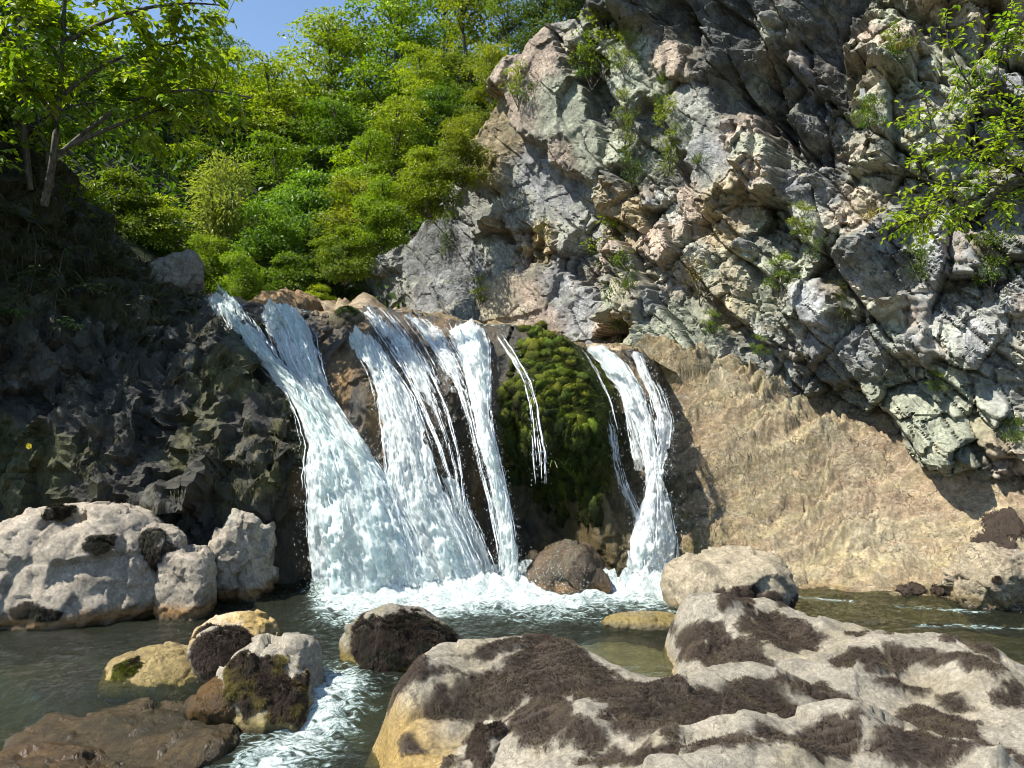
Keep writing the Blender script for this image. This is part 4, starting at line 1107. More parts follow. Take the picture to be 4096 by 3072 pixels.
wx = np.arange(-7.5, 8.6, .04); wy = np.arange(3.4, 10.8, .036)
X2, Y2 = np.meshgrid(wx, wy, indexing='ij'); x, y = X2.ravel(), Y2.ravel(); p_ = np.stack([x, y, x * 0], 1)
def water_z(x, y):
    st = sstep(6.75, 6.2, y + .15 * np.sin(x * 3)) * sstep(-.3, -1.0, x)
    return WLOW * st
zw = water_z(x, y)
fm = np.zeros_like(x)
def blob(x0, y0, rx, ry): return np.exp(-(((x - x0) / rx) ** 2 + ((y - y0) / ry) ** 2))
fl = fbm(p_ * np.array([.7, 1.6, 1]), 1.5, 4, off=4)
d0 = 9.45 - y + .12 * (x + .5)
base_f = sstep(1.85, .2, d0 + .5 * fl) * sstep(-2.75, -2.2, x - .25 * (9.4 - y)) * sstep(2.25, 1.8, x)
fm = np.maximum(fm, base_f * .95)
fm = np.maximum(fm, .85 * blob(1.75, 9.4, .5, .5))
fm = np.maximum(fm, .50 * sstep(2.3, .6, d0 + .5 * fl) * sstep(-2.6, -1.0, x) * sstep(2.2, 1.6, x))
# small cascade between the near rocks and its run-out
c1 = Pz(335, 705, WLOW); c2 = Pz(300, 740, WLOW); c3 = Pz(200, 730, WLOW); c4 = Pz(320, 690, 0)
run = segdist(x, y, [c4[:2], c1[:2], c2[:2], Pz(270, 765, WLOW)[:2]])
fm = np.maximum(fm, .76 * np.exp(-(run / .42) ** 2))
run2 = segdist(x, y, [Pz(250, 722, WLOW)[:2], c3[:2], Pz(165, 738, WLOW)[:2]])
fm = np.maximum(fm, .76 * np.exp(-(run2 / .34) ** 2))
fm = np.maximum(fm, .45 * blob(*Pz(90, 764, WLOW)[:2], .35, .12))
fm = np.maximum(fm, .5 * np.exp(-(segdist(x, y, [Pz(800, 598, 0)[:2], Pz(850, 602, 0)[:2]]) / .1) ** 2))
fm = np.maximum(fm, .45 * np.exp(-(segdist(x, y, [Pz(900, 606, 0)[:2], Pz(985, 612, 0)[:2]]) / .09) ** 2))
fm = np.maximum(fm, .48 * np.exp(-(segdist(x, y, [Pz(920, 626, 0)[:2], Pz(1024, 628, 0)[:2]]) / .1) ** 2))
still = np.clip(blob(1.05, 7.3, .6, .6) * 1.6, 0, 1)
churn = np.clip(base_f + .8 * np.exp(-(np.minimum(run, run2) / .35) ** 2) + .35, 0, 1) * (1 - still)
rp = fbm(p_ * np.array([.8, 1.5, 1]), 2.6, 3, off=8); rp2 = fbm(p_ * np.array([.9, 1.3, 1]), 8, 3, off=3)
zw = zw + (rp * .07 + rp2 * .04) * (.2 + churn) + base_f * (.04 + .16 * np.abs(fbm(p_, 3.0, 4, off=5))) + np.exp(-((y - 9.5) / .22) ** 2) * np.clip(base_f * 2, 0, 1) * (.05 + .5 * np.abs(fbm(p_, 4.0, 4, off=55))) 
zw += np.exp(-(np.minimum(run, run2) / .25) ** 2) * fbm(p_, 6, 4) * .05
zw = lerp(zw, .035, still)
tag(add_mesh("water", np.stack([x, y, zw], 1), grid_faces(len(wx), len(wy)), M_water, np.stack([fm, churn, x * 0], 1)), "clear green plunge pool and stream with white foam below the falls", "water", kind="structure")
# river above the falls
rx_ = np.arange(-6.0, 2.6, .05); ry_ = np.arange(11.6, 18.5, .05)
X2, Y2 = np.meshgrid(rx_, ry_, indexing='ij'); x, y = X2.ravel(), Y2.ravel(); p_ = np.stack([x, y, x * 0], 1)
zr = np.interp(x, lip[:, 0], lip[:, 2]) + .05 + .035 * (y - 12.2) + fbm(p_, 3, 3) * .02
yl = Fz(np.interp(x, lip[:, 0], lip[:, 2]), x)
zr = zr - np.maximum(yl + .15 - y, 0) * 2.0
fr_ = .12 * sstep(.9, .0, np.abs(y - yl - .3)) + .2 + .25 * fbm(p_, 1.2, 3)
tag(add_mesh("water", np.stack([x, y, zr], 1), grid_faces(len(rx_), len(ry_)), M_water, np.stack([fr_, fr_ * 0 + .6, x * 0], 1)), "thin fast river water above the lip of the falls", "water", kind="structure")

# ================================================================== WATERFALLS
def octa(P0, size, axis, stretch):
    n = len(P0); a = nrm(axis); up = np.tile([1., .1, 0], (n, 1)); b = nrm(np.cross(a, up)); c = np.cross(a, b)
    s = size[:, None]
    V = np.stack([P0 + a * s * stretch, P0 - a * s * stretch, P0 + b * s, P0 - b * s * .6 + c * s * .8, P0 - b * s * .6 - c * s * .8], 1).reshape(-1, 3)
    T = np.array([[0, 2, 3], [0, 3, 4], [0, 4, 2], [1, 3, 2], [1, 4, 3], [1, 2, 4]])
    return V, (np.arange(n)[:, None, None] * 5 + T[None]).reshape(-1, 3)
def z5(pts): return [(200 + a * .226, 275 + b * .226) for a, b in pts]
def resamp(pts, n):
    pts = np.array(pts); d = np.concatenate([[0], np.cumsum(np.linalg.norm(np.diff(pts, axis=0), axis=1))])
    t = np.linspace(0, d[-1], n); o = np.stack([np.interp(t, d, pts[:, k]) for k in range(3)], 1)
    for _ in range(6): o[1:-1] = (o[:-2] + 2 * o[1:-1] + o[2:]) / 4
    return o
def stream(parent, left, right, seed, off=-.12, dens=.75, body=.5, drops=1500, lay=2, foot=True, thick=.16, edge=.12, strands=1.0):
    Lp = np.array([PF(u, v, off) for u, v in z5(left)]); Rp = np.array([PF(u, v, off) for u, v in z5(right)])
    ln = max(np.linalg.norm(np.diff(Lp, axis=0), axis=1).sum(), np.linalg.norm(np.diff(Rp, axis=0), axis=1).sum())
    na = max(20, int(ln / .022)); Lr, Rr = resamp(Lp, na), resamp(Rp, na)
    wid = np.linalg.norm(Lr - Rr, axis=1)
    nw = max(8, int(wid.max() / .022))
    s = np.linspace(0, 1, nw)
    B = Lr[:, None] * (1 - s[None, :, None]) + Rr[:, None] * s[None, :, None]
    tl = np.linspace(0, ln, na)
    U = (s[None] - .5) * wid[:, None] * .55 + (s[None] - .5) * wid.mean() * .45 + seed * 3.3
    Vv = np.tile(tl[:, None], (1, nw))
    F = grid_faces(na, nw)
    r = np.random.default_rng(seed)
    uv = np.stack([U, Vv], -1).reshape(-1, 2)
    arch = (1 - (2 * s - 1) ** 2)[None, :] * thick
    T = np.gradient(B, axis=0); Sx = np.gradient(B, axis=1)
    Nn = nrm(np.cross(T, Sx)); Nn = np.where(Nn[..., 1:2] > 0, -Nn, Nn)
    for k in range(lay):
        q = np.stack([U * 5 + k * 7, Vv * 1.5, 0 * U + seed], -1).reshape(-1, 3)
        q2 = np.stack([U * 15 + k * 7, Vv * 4.2 + 1.5 * np.sin(U * 3 + Vv * .7), 0 * U + seed], -1).reshape(-1, 3)
        lump = (fbm(q, 1, 5, .6) * .17 + (ridged(q2, 1, 4) - .5) * .055).reshape(na, nw)
        Bv = B + Nn * (arch + lump * (1 + .6 * k) + k * .075)[..., None]
        em = np.minimum(s[None] * wid[:, None], (1 - s[None]) * wid[:, None])
        edn = fbm(np.stack([U * 0 + seed + (s[None] > .5) * 9, Vv * 3.1, U * 2], -1).reshape(-1, 3), 1, 4).reshape(na, nw)
        ek = edge * (.5 if k == 0 else .9); de = sstep(-.02, ek, em + edn * ek * (1.1 if k == 0 else 1.7))
        streak = fbm(np.stack([U * 4.2, Vv * .5, U * 0 + seed * 2.2], -1).reshape(-1, 3), 1, 3).reshape(na, nw)
        dn = (dens if k == 0 else dens * .72) + streak * (.35 if k == 0 else .5)
        dn = np.clip(dn, 0, 1) * de
        top = sstep(0, .10, Vv) if True else 1
        dn = dn * (.35 + .65 * top)
        bo = np.clip(body + streak * .8, 0, 1) * de
        c = np.stack([dn, bo, dn * 0], -1).reshape(-1, 3)
        # tear holes where hardly any water runs
        fkeep = (c[:, 0][F].max(1) > .10)
        V_, F_, C_, U_ = submesh(Bv.reshape(-1, 3), F, fkeep, c, uv)
        add_mesh("water_sheet" if k == 0 else "water_veil", V_, F_, M_sheet if k == 0 else M_veil, C_, parent, uv=U_)
    if drops:
        drops = int(drops * .3)
        i = (r.random(drops) ** .7 * (na - 1)).astype(int)
        e = np.where(r.random(drops) < .5, np.abs(r.normal(0, .22, drops)) - .08, 1.08 - np.abs(r.normal(0, .22, drops)))
        e = np.where(r.random(drops) < .35, r.random(drops), e)
        Pd = Lr[i] * (1 - e[:, None]) + Rr[i] * e[:, None] + Nn[i, nw // 2] * (r.random(drops)[:, None] * .22)
        Pd += r.normal(size=(drops, 3)) * np.array([.03, .05, .05]) * (.2 + (i / na)[:, None])
        ok = Pd[:, 2] > 0.02
        Pd = Pd[ok]; ax = T[i, nw // 2][ok]
        V_, F_ = octa(Pd, r.uniform(.0016, .0048, len(Pd)), ax + r.normal(size=ax.shape) * .3 * np.linalg.norm(ax, axis=1, keepdims=True), r.uniform(1, 4.5, len(Pd))[:, None])
        tag(add_mesh("spray", V_, F_, M_drop, None, parent, smooth=True), kind="stuff")
    # frayed strands of water running down the sheet
    ns = int((wid.mean() * 46 + 8) * strands)
    Vs, Fs = [], []; nvs = 0
    for k in range(ns):
        i0 = int(r.random() ** 1.2 * na * .8); i1 = min(na, i0 + int(r.uniform(.12, .5) * na))
        if i1 - i0 < 8: continue
        m = i1 - i0; ii = np.arange(i0, i1)
        ss = r.choice([r.uniform(0, 1), r.uniform(0, 1), np.abs(r.normal(0, .12)), 1 - np.abs(r.normal(0, .12))]) + np.cumsum(r.normal(0, .004, m))
        c = Lr[ii] * (1 - ss[:, None]) + Rr[ii] * ss[:, None]
        nn_ = Nn[ii, nw // 2]
        c = c + nn_ * (thick * (1 - np.clip(2 * ss - 1, -1, 1) ** 2) + .05 + .10 * np.abs(fbm(np.stack([ii * .07, ii * 0 + k, ii * 0], 1), 1, 2)))[:, None]
        wv = np.maximum(r.uniform(.003, .009) * (.6 + 1.6 * fbm(np.stack([ii * .16, ii * 0 + k * 1.7, ii * 0 + 5.], 1), 1, 3)), 0) * np.sin(np.linspace(0.05, 3.1, m)) ** .5
        sx = nrm(Rr[ii] - Lr[ii]) * wv[:, None]
        Vs.append(np.stack([c - sx, c + nn_ * wv[:, None] * .8, c + sx], 1).reshape(-1, 3))
        gf = grid_faces(m, 3); ok_ = (wv[:-1] > .0006).repeat(2); Fs.append(gf[ok_] + nvs); nvs += m * 3
    if Vs: tag(add_mesh("water_strands", np.concatenate(Vs), np.concatenate(Fs), M_drop, None, parent), kind="stuff")
    return Lr, Rr
def waterfall(label):
    return tag(empty("waterfall"), label, "waterfall", "falls over the rock step")
w1 = waterfall("broadest white fall, sliding down beside the dark bank on the left")
stream(w1, [(20,115),(100,230),(200,360),(300,450),(390,540),(440,650),(470,760),(455,900),(465,1100),(480,1280),(490,1400)],
           [(180,150),(270,250),(350,380),(430,470),(560,640),(680,760),(760,830),(840,940),(900,1060),(960,1200),(1010,1360)], 1, off=-.30, dens=.72, body=.75, drops=6500, thick=.22, edge=.16)
stream(w1, [(250,185),(310,280),(370,420),(450,540),(520,680),(600,860),(660,1100),(700,1350)],
           [(470,185),(520,290),(550,420),(590,540),(680,660),(780,800),(880,960),(1000,1150),(1100,1370)], 2, off=-.2, dens=.70, body=.6, drops=6000, thick=.2, edge=.16)
w2 = waterfall("second white fall, torn into lumps, right of the brown rock rib")
stream(w2, [(640,270),(690,380),(735,450),(770,560),(800,700),(810,860),(800,1000),(850,1180),(880,1380)],
           [(800,300),(870,430),(960,560),(1000,680),(1050,820),(1090,950),(1150,1050),(1230,1200),(1320,1370)], 3, off=-.15, dens=.66, body=.55, drops=7000, thick=.18, edge=.2)
stream(w2, [(690,150),(760,230),(830,330),(900,450),(980,600),(1060,780),(1100,900),(1130,1040)],
           [(820,170),(900,260),(980,370),(1050,490),(1110,640),(1150,800),(1170,930),(1180,1040)], 4, off=-.05, dens=.46, body=.2, drops=3000, thick=.08, edge=.15, strands=2.2)
stream(w2, [(1060,880),(1100,1000),(1130,1150),(1150,1350)], [(1160,900),(1190,1020),(1250,1150),(1330,1350)], 14, off=.1, dens=.62, body=.3, drops=2500, thick=.08, edge=.15, strands=2)
w3 = waterfall("third fall, a tall white curtain left of the green mossy nose")
stream(w3, [(880,180),(980,280),(1060,390),(1140,520),(1190,680),(1220,820),(1270,1000),(1310,1200),(1330,1370)],
           [(1010,200),(1120,300),(1190,420),(1230,560),(1250,700),(1290,850),(1330,1000),(1370,1200),(1400,1370)], 5, off=-.08, dens=.52, body=.25, drops=3000, thick=.08, edge=.14, strands=2)
stream(w3, [(1090,235),(1130,330),(1170,450),(1200,600),(1230,760),(1280,920),(1320,1100),(1340,1250),(1330,1380)],
           [(1270,240),(1290,340),(1290,470),(1290,600),(1310,740),(1350,900),(1385,1060),(1410,1230),(1430,1380)], 6, off=-.2, dens=.80, body=.5, drops=4500, thick=.13, edge=.12)
stream(w3, [(800,175),(900,290),(990,400),(1060,520)], [(1150,235),(1180,330),(1215,430),(1240,540)], 15, off=-.02, dens=.40, body=.1, drops=1200, lay=1, thick=.04, edge=.2, strands=1.2)
w4 = waterfall("thin broken trickle running down over the green moss")
stream(w4, [(1295,265),(1370,370),(1430,480),(1455,580),(1465,680),(1470,800),(1480,930)], [(1325,265),(1400,370),(1460,480),(1490,580),(1505,680),(1530,800),(1530,930)], 7, off=-1.0, dens=.50, body=.1, drops=900, lay=1, thick=.03, edge=.05, strands=2)
w5 = waterfall("separate fall farthest from the dark bank, flaring out at the pool beside tan bedrock")
stream(w5, [(1690,335),(1790,430),(1870,560),(1920,700),(1955,850),(1960,960),(1920,1060),(1890,1180),(1870,1340)],
           [(1800,335),(1900,420),(1960,530),(2000,650),(2030,780),(2040,900),(2080,1030),(2110,1170),(2110,1340)], 8, off=-.15, dens=.80, body=.35, drops=4000, thick=.16, edge=.12)
stream(w5, [(1890,345),(1930,430),(1980,530),(2010,650),(2020,780),(1990,900)], [(1960,345),(2000,440),(2060,560),(2095,660),(2080,770),(2050,900)], 9, off=-.2, dens=.62, body=.2, drops=1800, thick=.1, edge=.1)
stream(w5, [(1630,340),(1700,440),(1760,570),(1795,700),(1815,830),(1840,930),(1890,1040),(1920,1160)], [(1690,340),(1760,440),(1820,570),(1850,700),(1860,830),(1890,940),(1940,1050),(1970,1160)], 10, off=-.12, dens=.46, body=.1, drops=1500, lay=1, thick=.05, edge=.08)
stream(w5, [(1790,420),(1860,560),(1890,720),(1920,870)], [(1850,420),(1920,560),(1960,720),(1970,870)], 11, off=-.1, dens=.46, body=.1, drops=800, lay=1, thick=.05, edge=.1)
# droplets thrown up over the pool
r = np.random.default_rng(77); n = 6000
xx_ = r.uniform(-2.4, 2.2, n); xx_ = np.where((xx_ > .9) & (xx_ < 1.4), 1.75 + r.normal(0, .3, n), xx_)
Pd = np.stack([xx_, 9.35 - np.abs(r.normal(0, .30, n)), np.abs(r.normal(0, .22, n)) + .03], 1)
V_, F_ = octa(Pd, r.uniform(.002, .0055, n), r.normal(size=(n, 3)), r.uniform(1, 1.8, n)[:, None])
tag(add_mesh("splash_spray", V_, F_, M_drop), "white droplets thrown up where the falls strike the pool", "spray", kind="stuff")

# ---- green moss cushions on the nose between the third and the last fall
r = np.random.default_rng(5)
def ico():
    import bmesh
    bm = bmesh.new(); bmesh.ops.create_icosphere(bm, subdivisions=3, radius=1); bm.verts.ensure_lookup_table()
    V = np.array([v.co[:] for v in bm.verts]); F = np.array([[v.index for v in f.verts] for f in bm.faces]); bm.free()
    return V, F
IV, IF = ico()
nose = tag(empty("moss_bank"), "bright green moss cushions over the nose between the curtain and the last fall", "moss")
fy = FV[:, 1]; cush = []
NF_ = nt_ + nb_
def face_point(u, v):
    # nearest vertex of the fall rock along that line of sight
    dirv = nrm(np.array([(u - 512) / FPX, 1.0, -(v - 384) / FPX]))
    rel_ = FV - np.array([0, 0, CAMZ]); tproj = rel_ @ dirv
    dist = np.linalg.norm(rel_ - tproj[:, None] * dirv, axis=1)
    c_ = np.where(dist < .06)[0]
    if not len(c_): return None
    return FV[c_[np.argmin(tproj[c_])]]
cl = []
for _ in range(1500):
    u = r.uniform(488, 606); v = r.uniform(322, 520)
    # the mossed shape narrows downward and leans right
    left = np.interp(v, [322, 400, 470, 520], [525, 500, 505, 555]); right = np.interp(v, [322, 345, 380, 450, 500], [555, 568, 585, 602, 600])
    if not (left < u < right): continue
    if any((u - a) ** 2 + ((v - b) * 1.0) ** 2 < (4.4 + .008 * (v - 322)) ** 2 for a, b in cl): continue
    cl.append((u, v))
    if len(cl) > 230: break
for k, (u, v) in enumerate(cl):
    p0 = face_point(u, v)
    if p0 is None: continue
    sz = np.exp(r.uniform(np.log(.035), np.log(.12))) * (1.1 if v < 400 else .85)
    q = (IV * np.array([r.uniform(.9, 1.4), .45, r.uniform(.7, 1.5) + (.5 if v > 420 else 0)]) * sz) @ rotz(r.uniform(-.6, .6))
    tone = r.uniform(.35, .85) * np.array([r.uniform(.8, 1.25), 1, 1])
    nd = fbm(IV * 1.0 + k * 3.1, 1.3, 2) * .55 + fbm(IV + k * 1.7, 3.6, 3) * .35; q = q * (1 + nd[:, None])
    Vw = q + p0 + np.array([0, -.02, -.01])
    Nn = nrm(IV)
    cv = mixc(np.tile(np.array([.028, .04, .005]), (len(IV), 1)), np.array([.12, .155, .008]), sstep(-.1, .7, Nn[:, 2] + .35 * fbm(Vw, 9, 2)) * (1.0 if v < 440 else .6)) * tone
    co = add_mesh("moss_cushion", Vw, IF, M_moss, cv, nose)
    nb = 260
    fi = r.integers(0, len(IV), nb); L_ = r.uniform(.018, .05, (nb, 1))
    dr = nrm(Nn[fi] + r.normal(size=(nb, 3)) * .5 + np.array([0, 0, -.2])); sd_ = nrm(np.cross(dr, r.normal(size=(nb, 3)))) * .004
    b0 = Vw[fi]; Vb = np.stack([b0 - sd_, b0 + sd_, b0 + dr * L_], 1).reshape(-1, 3)
    tag(add_mesh("moss_tips", Vb, np.arange(nb * 3).reshape(-1, 3), M_moss, np.repeat(cv[fi] * r.uniform(.6, 1.5, (nb, 1)), 3, 0), co, smooth=False), kind="stuff")

nsel = (FV[:, 0] > -.6) & (FV[:, 0] < 1.7) & (FV[:, 2] > .6)
V_, F_ = submesh(FV, FF[:, ::-1], nsel[FF].all(1))[:2]
mkm = np.clip(bump2(V_[:, 0], V_[:, 2], .75, 2.1, .62, 1.0) * 1.6 + .4 * fbm(V_, 3, 3), 0, 1)
fibres("moss", V_, F_, mkm, 45000, nose, .075, .004, np.array([.03, .042, .006]), np.array([.085, .105, .01]), seed=71, lift=.35, simple=True)

# ================================================================== HILLSIDE
gx = np.arange(-30, 14, .4); gy = np.arange(14.5, 75, .4)
X2, Y2 = np.meshgrid(gx, gy, indexing='ij'); x, y = X2.ravel(), Y2.ravel(); p_ = np.stack([x, y, x * 0], 1)
def hill_z(x, y):
    p_ = np.stack([x, y, x * 0], 1)
    up = np.maximum(y - 17.5, 0)
    z = 3.6 + up * .42 + np.maximum(up - 6, 0) * .25
    z = z + np.maximum(-5.5 - x, 0) * .75 + np.maximum(x + 1.5 - .06 * up, 0) * .9 * sstep(17, 21, y)
    z = np.minimum(z, 15.5 + .12 * (y - 40) + 1.2 * np.maximum(x + 9, 0) ** 1.0 * .6)
    return z + fbm(p_, .25, 3) * .8 * sstep(16, 20, y)
zh = hill_z(x, y)
hc = mixc(np.tile(np.array([.035, .03, .018]), (len(x), 1)), np.array([.03, .045, .01]), sstep(-.2, .3, fbm(p_, .8, 3)))
tag(add_mesh("hillside", np.stack([x, y, zh], 1), grid_faces(len(gx), len(gy)), M_wet, hc), "steep wooded hillside rising behind the falls", "hill", kind="structure")
# ground under everything, out to the horizon, at the level of the stream
gq = np.array([[-900, -900, -1.6], [900, -900, -1.6], [900, 1200, -1.6], [-900, 1200, -1.6]], float)
tag(add_mesh("ground", gq, np.array([[0, 1, 2, 3]]), M_wet, np.tile([.06, .055, .03, 0], (4, 1))), "valley floor around the gorge", "ground", kind="structure")

# ================================================================== TREES
def leaves(P0, D, Nrm, L_, W_, col, fold=.18):
    """folded rhombic leaves"""
    n = len(P0); D = nrm(D); side = nrm(np.cross(D, Nrm)); up = np.cross(side, D)
    L_ = L_.reshape(-1, 1); W_ = W_.reshape(-1, 1)
    a = P0; t = P0 + D * L_ - up * L_ * .12; m = P0 + D * L_ * .42
    V = np.stack([a, m + side * W_ + up * W_ * fold * 2, t, m - side * W_ + up * W_ * fold * 2], 1).reshape(-1, 3)
    i = np.arange(n)[:, None] * 4
    F = np.concatenate([i + np.array([[0, 1, 2]]), i + np.array([[0, 2, 3]])])
    return V, F, np.repeat(col, 4, 0)
GY = np.array([.24, .285, .016]); GM = np.array([.10, .18, .018]); GD = np.array([.07, .12, .016])
def crown_leaves(r, cen, outward, rad, nl, ls, spread_z, colr):
    """one spray: a flat drooping fan of leaves"""
    ang = r.uniform(0, 2 * np.pi, nl); rr = np.sqrt(r.random(nl)) * rad
    e1 = nrm(np.array([outward[0], outward[1], 0]) + 1e-4); e2 = np.array([-e1[1], e1[0], 0])
    off = e1 * (np.cos(ang) * rr * 1.25)[:, None] + e2 * (np.sin(ang) * rr)[:, None]
    off[:, 2] += r.normal(0, spread_z, nl) - .25 * (np.cos(ang) * rr) - .12 * rr ** 2 / rad
    D = nrm(off + r.normal(size=(nl, 3)) * rad * .5 + e1 * rad * .3 + np.array([0, 0, -.15 * rad]))
    Nn = nrm(np.array([0, 0, 1.]) + outward * .45 + r.normal(size=(nl, 3)) * .6)
    L_ = ls * r.uniform(.65, 1.3, nl)
    return cen + off, D, Nn, L_, L_ * r.uniform(.24, .36, nl), colr * r.uniform(.7, 1.3, (nl, 1))
def make_tree(seed, H_, R_, Rz, nspray, nl, ls, lean=0., trunk=True, rad=.55, narrow=1.0, spz=.08):
    r = np.random.default_rng(seed)
    mb = MB(); lv = MB()
    cz = H_ - Rz
    tp = curve_pts([(0, 0, -.6), (.1 * lean, 0, H_ * .35), (.25 * lean + r.normal() * .15, r.normal() * .15, H_ * .7), (lean * .3, 0, H_ * .95)], 14)
    if trunk: mb.add(*tube(tp, np.linspace(.05 * R_ + .05, .015, 14), 7))
    nl_ = max(9, nspray // 6)
    for q_ in range(nl_):
        zf = (q_ + r.random()) / nl_; az = q_ * 2.4 + r.normal() * .5
        rr_ = R_ * (.55 + .55 * math.sin(min(zf * 1.5 + .35, 1) * 1.57)) * (1 - .78 * zf ** 1.7) * r.uniform(.7, 1.18)
        c = np.array([math.cos(az) * rr_, math.sin(az) * rr_, cz - Rz + 2 * Rz * zf + r.normal() * .12 * Rz])
        s0 = tp[int(np.clip((c[2] - .4 * rr_) / H_ * 13, 3 if trunk else 0, 12))]
        mid = lerp(s0, c, .5) + np.array([0, 0, .10 * R_]) + r.normal(size=3) * .05 * R_
        lp = curve_pts([s0, mid, c], 9)
        mb.add(*tube(lp, np.linspace(.022 * R_ + .008, .005, 9), 5))
        lcol = r.normal() * .16
        for k in range(nspray // nl_):
            t_ = r.uniform(.3, 1.0) ** .7
            b0 = lp[int(t_ * 8)]
            cc0 = b0 + r.normal(size=3) * np.array([.17, .17, .05]) * R_
            dd = nrm((cc0 - np.array([0, 0, cz - .2 * Rz])) * np.array([1, 1, .5]))
            if k % 3 == 0: mb.add(*tube(np.array([b0, lerp(b0, cc0, .5) + (0, 0, .03 * R_), cc0]), [.008, .006, .003], 3))
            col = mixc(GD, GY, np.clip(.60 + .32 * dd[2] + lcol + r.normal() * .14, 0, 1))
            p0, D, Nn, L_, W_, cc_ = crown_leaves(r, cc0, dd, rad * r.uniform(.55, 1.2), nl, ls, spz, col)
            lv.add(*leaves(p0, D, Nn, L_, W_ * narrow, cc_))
    return mb.mesh("trunk", M_bark, link=False), lv.mesh("crown", M_leaf, smooth=False, link=False)
protos = {
 'beech': make_tree(1, 7.0, 2.6, 2.6, 120, 95, .15, rad=.8, spz=.05),
 'beech2': make_tree(2, 7.5, 2.4, 3.1, 120, 95, .15, .8, rad=.76, spz=.05),
 'tall': make_tree(3, 8.0, 1.7, 3.6, 110, 95, .14, .3, rad=.62, spz=.05),
 'bush': make_tree(4, 2.6, 1.7, 1.3, 100, 100, .13, trunk=False, rad=.5),
 'bush2': make_tree(5, 2.8, 1.6, 1.45, 110, 95, .12, trunk=False, rad=.42, spz=.12),
 'silver': make_tree(6, 4.2, 1.1, 2.0, 110, 85, .14, .5, rad=.36, narrow=.5, spz=.2),
}
CEN = {'beech': (4.4, 2.6), 'beech2': (4.4, 2.7), 'tall': (4.4, 2.6), 'bush': (1.3, 1.5), 'bush2': (1.35, 1.5), 'silver': (2.2, 1.6)}
nproto = {'trunk': 0}
def plant(kind, u, v, rpx, Y, label, color=(1, 1, 1), cat="tree", name=None, group=None, sx=1.0, rot=None):
    tm, cm = protos[kind]; zc, rr = CEN[kind]
    sc = rpx / FPX * Y / rr
    c = P(u, v, Y)
    isb = kind.startswith('bush')
    o = empty(name or ("shrub" if isb or cat == 'shrub' else "tree"), (c[0], c[1], c[2] - zc * sc))
    o.scale = (sc * sx, sc * sx, sc); o.rotation_euler = (0, 0, rot if rot is not None else random.uniform(0, 6.28))
    tag(o, label, cat, group)
    for m_, nm in ((tm, "stems" if isb else "trunk"), (cm, "foliage" if isb else "crown")):
        ch = bpy.data.objects.new(nm, m_); COL.objects.link(ch); ch.parent = o
        ch.color = (*color, 1)
    return o
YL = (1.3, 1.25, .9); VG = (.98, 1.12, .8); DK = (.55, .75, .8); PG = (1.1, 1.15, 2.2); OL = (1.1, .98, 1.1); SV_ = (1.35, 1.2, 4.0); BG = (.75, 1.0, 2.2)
FW = "trees on the wooded hillside"
